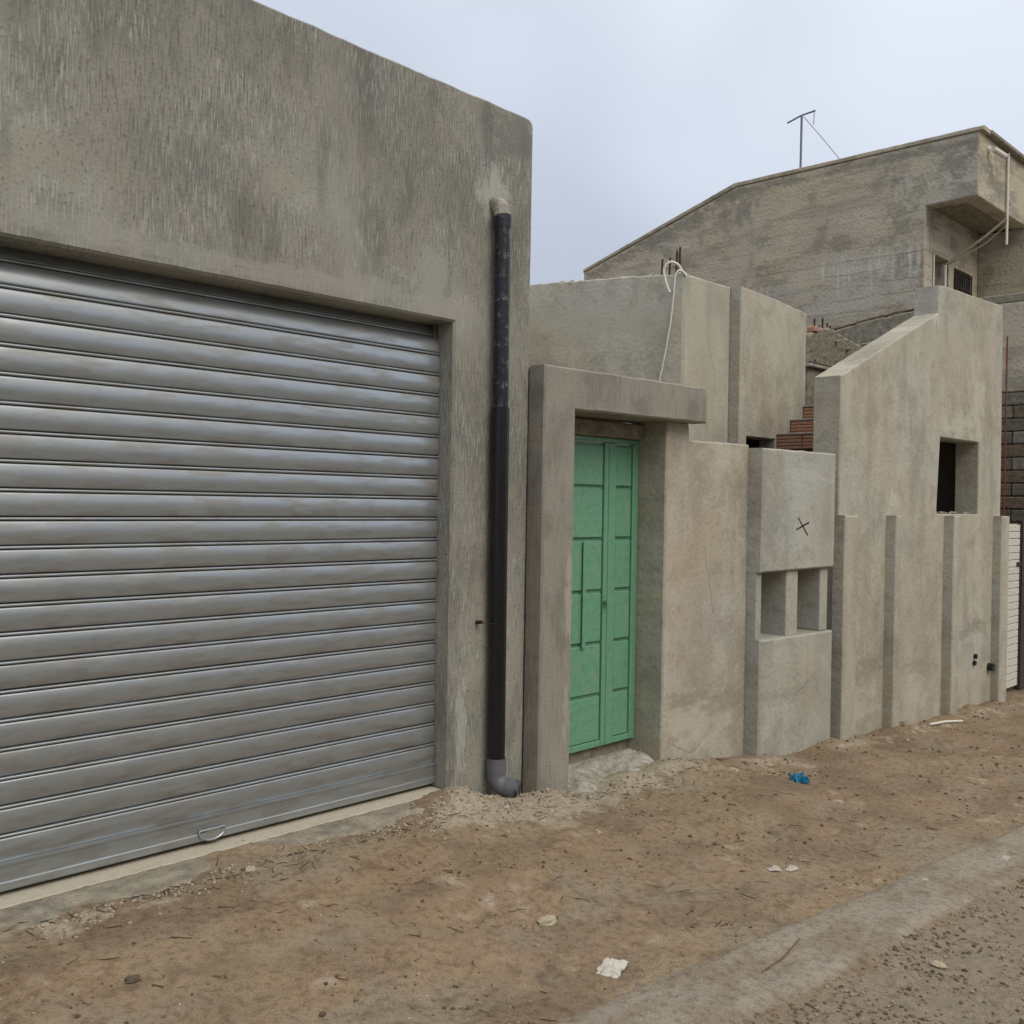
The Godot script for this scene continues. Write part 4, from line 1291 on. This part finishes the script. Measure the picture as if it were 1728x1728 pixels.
# ---------------------------------------------------------------- house behind
func make_house() -> void:
	var h := thing("house", "old blotched cement house with an overhanging upper storey", "house")
	var X := 16.66
	var st := begin()
	wall(st, pv([[-9.39, -1.4], [-2.166, -1.4], [-2.166, 6.575], [-1.34, 6.587], [-1.34, 7.6], [-5.72, 7.6], [-9.39, 6.53]]), [0.0, 0.004, 0.004, 0.004, 0.006, 0.006, 0.0], 0.25, Transform3D(FACE_LEFT, Vector3(X, 0, 0)), 0.02)
	put(st, "side_wall", M.house, h)
	# coping along the top
	st = begin()
	wall(st, pv([[-9.4, 6.535], [-5.72, 7.605], [-1.27, 7.605], [-1.27, 7.675], [-5.76, 7.68], [-9.4, 6.6]]), [0.004, 0.003, 0.003, 0.006, 0.006, 0.0], 0.3, Transform3D(FACE_LEFT, Vector3(X - 0.012, 0, 0)), 0.012)
	put(st, "coping", M.house, h)
	box_part("coping", Vector3(16.95, 7.605, -1.5), Vector3(24.0, 7.675, -1.24), M.concrete, h, 0.012)
	box_part("overhang_front", Vector3(16.912, 6.58, -1.6), Vector3(24.0, 7.602, -1.342), M.house, h, 0.012)
	box_part("overhang_soffit", Vector3(16.912, 6.6, -2.3), Vector3(24.0, 6.75, -1.602), M.concrete, h, 0.01)
	box_part("roof", Vector3(16.912, 6.9, -5.6), Vector3(24.0, 7.1, -1.604), M.concrete, h)
	# recessed storey: wall with a door hole and a barred window
	st = begin()
	var zr := -2.166
	var z := Transform3D(Basis(), Vector3(0, 0, zr - 0.002))
	wall(st, pv([[16.912, 4.9], [17.0, 4.9], [17.0, 5.87], [17.7, 5.87], [17.7, 4.9], [17.93, 4.9], [17.93, 5.4], [17.93, 5.8], [18.74, 5.8], [18.74, 5.4], [18.74, 4.9], [19.3, 4.9], [19.3, 6.6], [16.912, 6.6]]), [0.0, 0.0, 0.003, 0.0, 0.0, 0.0, 0.0, 0.003, 0.0, 0.0, 0.0, 0.0, 0.0, 0.0], 0.3, z, 0.006)
	put(st, "recess_wall", M.house, h)
	box_part("door_reveal", Vector3(17.3, 4.98, zr - 0.36), Vector3(17.69, 5.86, zr - 0.3), M.white, h, 0.004)
	box_part("door_surround", Vector3(17.02, 4.98, zr - 0.001), Vector3(17.06, 5.86, zr + 0.01), M.white, h, 0.004)
	box_part("window_sill_wall", Vector3(17.932, 4.9, zr - 0.3), Vector3(18.738, 5.14, zr - 0.03), M.house, h, 0.004)
	var gr := Node3D.new()
	gr.name = "window_grille"
	h.add_child(gr)
	for k in 8:
		var xx := 17.96 + k * 0.107
		tube_part("bar", [Vector3(xx, 5.14, zr + 0.02), Vector3(xx, 5.78, zr + 0.02)], 0.012, M.grille, gr, 6)
	for yy in [5.2, 5.46, 5.72]:
		tube_part("bar", [Vector3(17.94, yy, zr + 0.02), Vector3(18.73, yy, zr + 0.02)], 0.012, M.grille, gr, 6)
	box_part("rain_pipe", Vector3(17.47, 4.98, zr + 0.0), Vector3(17.51, 5.76, zr + 0.04), M.white, h, 0.01)
	box_part("return_wall", Vector3(19.05, 4.98, zr + 0.001), Vector3(24.0, 6.578, -1.36), M.house, h, 0.01)
	box_part("inner_wall", Vector3(16.92, 4.5, -6.0), Vector3(20.0, 6.7, -5.8), M.room, h)
	box_part("inner_wall", Vector3(20.0, 4.5, -6.0), Vector3(20.2, 6.7, zr - 0.31), M.room, h)
	# ground floor reaches further out; its roof is the balcony
	box_part("lower_body", Vector3(16.76, -1.4, -2.164), Vector3(24.0, 4.96, 0.3), M.joint, h, 0.01)
	box_part("balcony_slab", Vector3(16.665, 4.84, -2.16), Vector3(24.0, 4.975, 0.34), M.concrete, h, 0.015)
	st = begin()
	wall(st, pv([[-2.162, 3.46], [0.3, 3.46], [0.3, 4.838], [-2.162, 4.838]]), [0.01, 0.0, 0.0, 0.0], 0.09, Transform3D(FACE_LEFT, Vector3(X, 0, 0)), 0.02)
	put(st, "rendered_band", M.house, h)
	# bare blocks below the render
	var blocks := []
	for k in 3:
		st = begin()
		box(st, Vector3(0, 0, 0), Vector3(0.088, 0.188, 0.385), 0.01 + 0.004 * k)
		blocks.append(st.commit())
	for r in 23:
		var y := 3.45 - 0.2 * (r + 1)
		for c in 7:
			var zz := -2.15 + 0.397 * c - (0.2 if r % 2 else 0.0)
			if zz < -2.2 or zz > 0.1:
				continue
			share(blocks[rng.randi() % 3], "block", M.block[rng.randi() % 3], h, Transform3D(Basis(), Vector3(X + rng.randf_range(0.0, 0.012), y + 0.006, zz)))
	# rough stepped-out footing along the side wall, topped with a brown ledge
	st = begin()
	wall(st, pv([[-6.2, -1.4], [-2.2, -1.4], [-2.2, 4.86], [-3.2, 4.74], [-4.6, 4.5], [-6.2, 4.3]]), [0.0, 0.01, 0.03, 0.03, 0.03, 0.0], 0.24, Transform3D(FACE_LEFT, Vector3(X - 0.25, 0, 0)), 0.03)
	put(st, "footing", M.concrete, h)
	st = begin()
	wall(st, pv([[-6.2, 4.3], [-4.6, 4.5], [-3.2, 4.74], [-2.2, 4.86], [-2.2, 4.9], [-3.2, 4.78], [-4.6, 4.535], [-6.2, 4.335]]), [0.0, 0.0, 0.0, 0.0, 0.03, 0.03, 0.03, 0.0], 0.2, Transform3D(FACE_LEFT, Vector3(X - 0.23, 0, 0)), 0.01)
	put(st, "brick_ledge", M.block[1], h)
	# red-brown conduit standing by the corner
	var rp := tube_part("rusty_rod", [Vector3(15.9, -0.9, -0.62), Vector3(15.9, 4.2, -0.62)], 0.012, flat_mat(c8(112, 62, 44), 0.8), self, 6)
	tag(rp, "thin rusty rod standing upright beyond the end of the stair wall", "rod")

	# things on the house
	var cam := thing("security_camera", "white security camera on the overhanging house front", "camera", Vector3(17.05, 7.36, -1.342))
	st = begin()
	tube(st, [Vector3(0, 0.05, 0), Vector3(0, 0.05, 0.03)], [0.055, 0.055], 14)
	put(st, "mount", M.white, cam)
	tube_part("arm", [Vector3(0, 0.05, 0.03), Vector3(0.02, 0.02, 0.1), Vector3(0.06, 0.0, 0.12)], 0.02, M.white, cam, 8)
	st = begin()
	tube(st, [Vector3(-0.05, 0.02, 0.1), Vector3(0.2, -0.06, 0.2)], [0.045, 0.045], 14)
	put(st, "body", M.white, cam)
	st = begin()
	tube(st, [Vector3(0.2, -0.06, 0.2), Vector3(0.215, -0.065, 0.206)], [0.038, 0.036], 14)
	put(st, "lens", M.black, cam)
	var co := tube_part("white_conduit", [Vector3(17.91, 7.56, -1.31), Vector3(17.91, 6.05, -1.31)], 0.022, M.white, self, 8)
	tag(co, "white conduit hanging straight down the overhanging house front", "conduit")
	var cb := tube_part("slack_cable", [Vector3(17.88, 6.47, -1.31), Vector3(17.75, 6.2, -1.6), Vector3(17.58, 5.92, -1.95), Vector3(17.5, 5.77, -2.13)], 0.024, M.cable, self, 6)
	tag(cb, "thicker of two cables running from the conduit to the recessed wall", "cable")
	cb = tube_part("slack_cable", [Vector3(18.0, 6.42, -1.31), Vector3(17.84, 6.12, -1.6), Vector3(17.62, 5.86, -1.95), Vector3(17.52, 5.76, -2.13)], 0.011, M.cable, self, 6)
	tag(cb, "thinner of two cables running from the conduit to the recessed wall", "cable")
	# aerial
	var an := thing("aerial", "thin metal television aerial standing on the house roof", "aerial", Vector3(17.6, 7.1, -4.92))
	tube_part("mast", [Vector3(0, 0, 0), Vector3(0, 1.0, 0.01), Vector3(0, 1.9, 0.015)], 0.022, M.galv, an, 8)
	tube_part("boom", [Vector3(-0.02, 1.82, -0.27), Vector3(0, 1.9, 0.0), Vector3(0.02, 1.93, 0.28)], 0.018, M.galv, an, 6)
	tube_part("dropper", [Vector3(0.02, 1.93, 0.26), Vector3(0.02, 1.68, 0.25)], 0.008, M.galv, an, 5)
	tube_part("stay_wire", [Vector3(0, 1.86, 0.06), Vector3(0.1, 1.4, 0.4), Vector3(0.3, 0.2, 1.25)], 0.007, M.galv, an, 5)

	# white slatted gate and brown steel gate between stair wall and house
	var wg := thing("slatted_gate", "narrow white slatted gate beside the last rib", "gate", Vector3(14.0, -0.85, -0.15))
	st = begin()
	box(st, Vector3(0, 0, -0.012), Vector3(1.06, 0.09, 0.012), 0.006)
	var sl := st.commit()
	for k in 23:
		share(sl, "slat", M.gate_white, wg, Transform3D(Basis(), Vector3(0.02, 0.06 + k * 0.097, 0.0)))
	box_part("back_sheet", Vector3(0.02, 0.05, -0.06), Vector3(1.08, 2.29, -0.03), M.gate_white, wg, 0.004)
	box_part("frame_post", Vector3(1.085, 0.0, -0.03), Vector3(1.115, 2.3, 0.02), M.dark_steel, wg, 0.004)
	box_part("latch", Vector3(0.95, 1.72, 0.013), Vector3(1.07, 1.77, 0.04), M.dark_steel, wg, 0.004)
	var bg := thing("steel_gate", "dark brown steel gate at the right edge", "gate", Vector3(15.13, -0.9, -0.15))
	box_part("sheet", Vector3(0.0, 0.05, -0.02), Vector3(1.5, 2.36, 0.0), M.gate_brown, bg, 0.004)
	for xx in [0.0, 0.72, 1.44]:
		box_part("stile", Vector3(xx, 0.0, 0.001), Vector3(xx + 0.06, 2.4, 0.035), M.gate_brown, bg, 0.005)
	for yy in [0.05, 1.2, 2.3]:
		box_part("rail", Vector3(0.061, yy, 0.001), Vector3(0.719, yy + 0.06, 0.03), M.gate_brown, bg, 0.005)

# the far side of the street stands behind the camera; the shutter mirrors it
func make_opposite() -> void:
	for k in [[-16.0, -6.5, 3.9, "low cement house across the street, leftmost of three", 10.4], [-6.2, 4.0, 4.4, "taller cement house across the street, middle of three", 10.0], [4.3, 18.0, 3.6, "long low cement house across the street, rightmost of three", 10.6]]:
		var h := thing("opposite_house", k[3], "house", Vector3(k[0], -0.5, k[4]), "houses across the street")
		var w: float = k[1] - k[0]
		var t: float = k[2] + 0.5
		var st := begin()
		# seen from the street its face looks towards -z
		var face := Transform3D(Basis(Vector3(-1, 0, 0), Vector3(0, 1, 0), Vector3(0, 0, -1)), Vector3(w, 0, 0))
		wall(st, pv([[0, 0], [1.6, 0], [1.6, 2.6], [2.7, 2.6], [2.7, 0], [w, 0], [w, t], [0, t]]), [0.0, 0.0, 0.003, 0.0, 0.0, 0.004, 0.008, 0.004], 0.25, face, 0.012)
		put(st, "front_wall", M.house, h)
		box_part("side_wall", Vector3(0, 0, 0.252), Vector3(0.25, t, 6.0), M.house, h)
		box_part("side_wall", Vector3(w - 0.25, 0, 0.252), Vector3(w, t, 6.0), M.house, h)
		box_part("back_wall", Vector3(0.252, 0, 5.75), Vector3(w - 0.252, t, 6.0), M.house, h)
		box_part("roof", Vector3(0.252, t - 0.5, 0.252), Vector3(w - 0.252, t - 0.3, 5.748), M.concrete, h)
		box_part("door", Vector3(w - 2.698, 0, 0.1), Vector3(w - 1.602, 2.598, 0.14), M.gate_brown, h)

func _ready() -> void:
	# camera, sky, sun, exposure
	var cam := Camera3D.new()
	cam.fov = 53.35
	cam.near = 0.05
	cam.far = 1200.0
	cam.position = Vector3(0.0, 1.62, 4.5)
	cam.rotation_degrees = Vector3(-0.49, -46.389, 0.9115)
	add_child(cam)
	cam.current = true
	var env := Environment.new()
	env.background_mode = Environment.BG_SKY
	env.tonemap_mode = Environment.TONE_MAPPER_LINEAR
	env.tonemap_exposure = 1.15
	env.sdfgi_enabled = true
	env.ssao_enabled = true
	env.ssil_enabled = true
	var sky := Sky.new()
	var sm := ProceduralSkyMaterial.new()
	sm.sky_top_color = Color(0.985, 1.005, 1.04)
	sm.sky_horizon_color = c8(160, 171, 190)
	sm.sky_curve = 0.9
	sm.ground_bottom_color = c8(90, 80, 66)
	sm.ground_horizon_color = c8(150, 150, 150)
	sm.sun_angle_max = 1.0
	var cl := FastNoiseLite.new()
	cl.seed = 4
	cl.frequency = 0.011
	cl.fractal_octaves = 4
	var ci: Image = cl.get_seamless_image(512, 256, false, false, 0.2)
	ci.convert(Image.FORMAT_RGBA8)
	for j in 256:
		for i in 512:
			var v := ci.get_pixel(i, j).r
			ci.set_pixel(i, j, Color(1, 1, 1, 0.15 * smoothstep(0.4, 0.8, v)))
	sm.sky_cover = ImageTexture.create_from_image(ci)
	sm.sky_cover_modulate = Color(1, 1, 1, 1)
	sky.sky_material = sm
	env.sky = sky
	var we := WorldEnvironment.new()
	we.environment = env
	add_child(we)
	var sun := DirectionalLight3D.new()
	sun.light_energy = 0.5
	sun.light_color = Color(1.0, 0.97, 0.93)
	sun.light_angular_distance = 40.0
	sun.shadow_enabled = true
	sun.look_at_from_position(Vector3(-0.08, 0.78, 0.72) * 10.0, Vector3.ZERO)
	add_child(sun)

	rng.seed = 20
	wob.seed = 3
	wob.frequency = 1.0
	rough_n.seed = 8
	rough_n.frequency = 1.0
	rough_n.fractal_octaves = 3
	lump.seed = 9
	lump.frequency = 1.0
	lump.fractal_octaves = 2
	var t := Time.get_ticks_msec()
	rng.seed = 20
	make_materials()
	rng.seed = 21
	print("materials ", Time.get_ticks_msec() - t)
	make_ground()
	print("ground ", Time.get_ticks_msec() - t)
	make_garage()
	make_gateway()
	make_yard()
	make_stairwell()
	make_stairs()
	make_house()
	make_downpipe()
	make_opposite()
	make_litter()
	print("all ", Time.get_ticks_msec() - t)
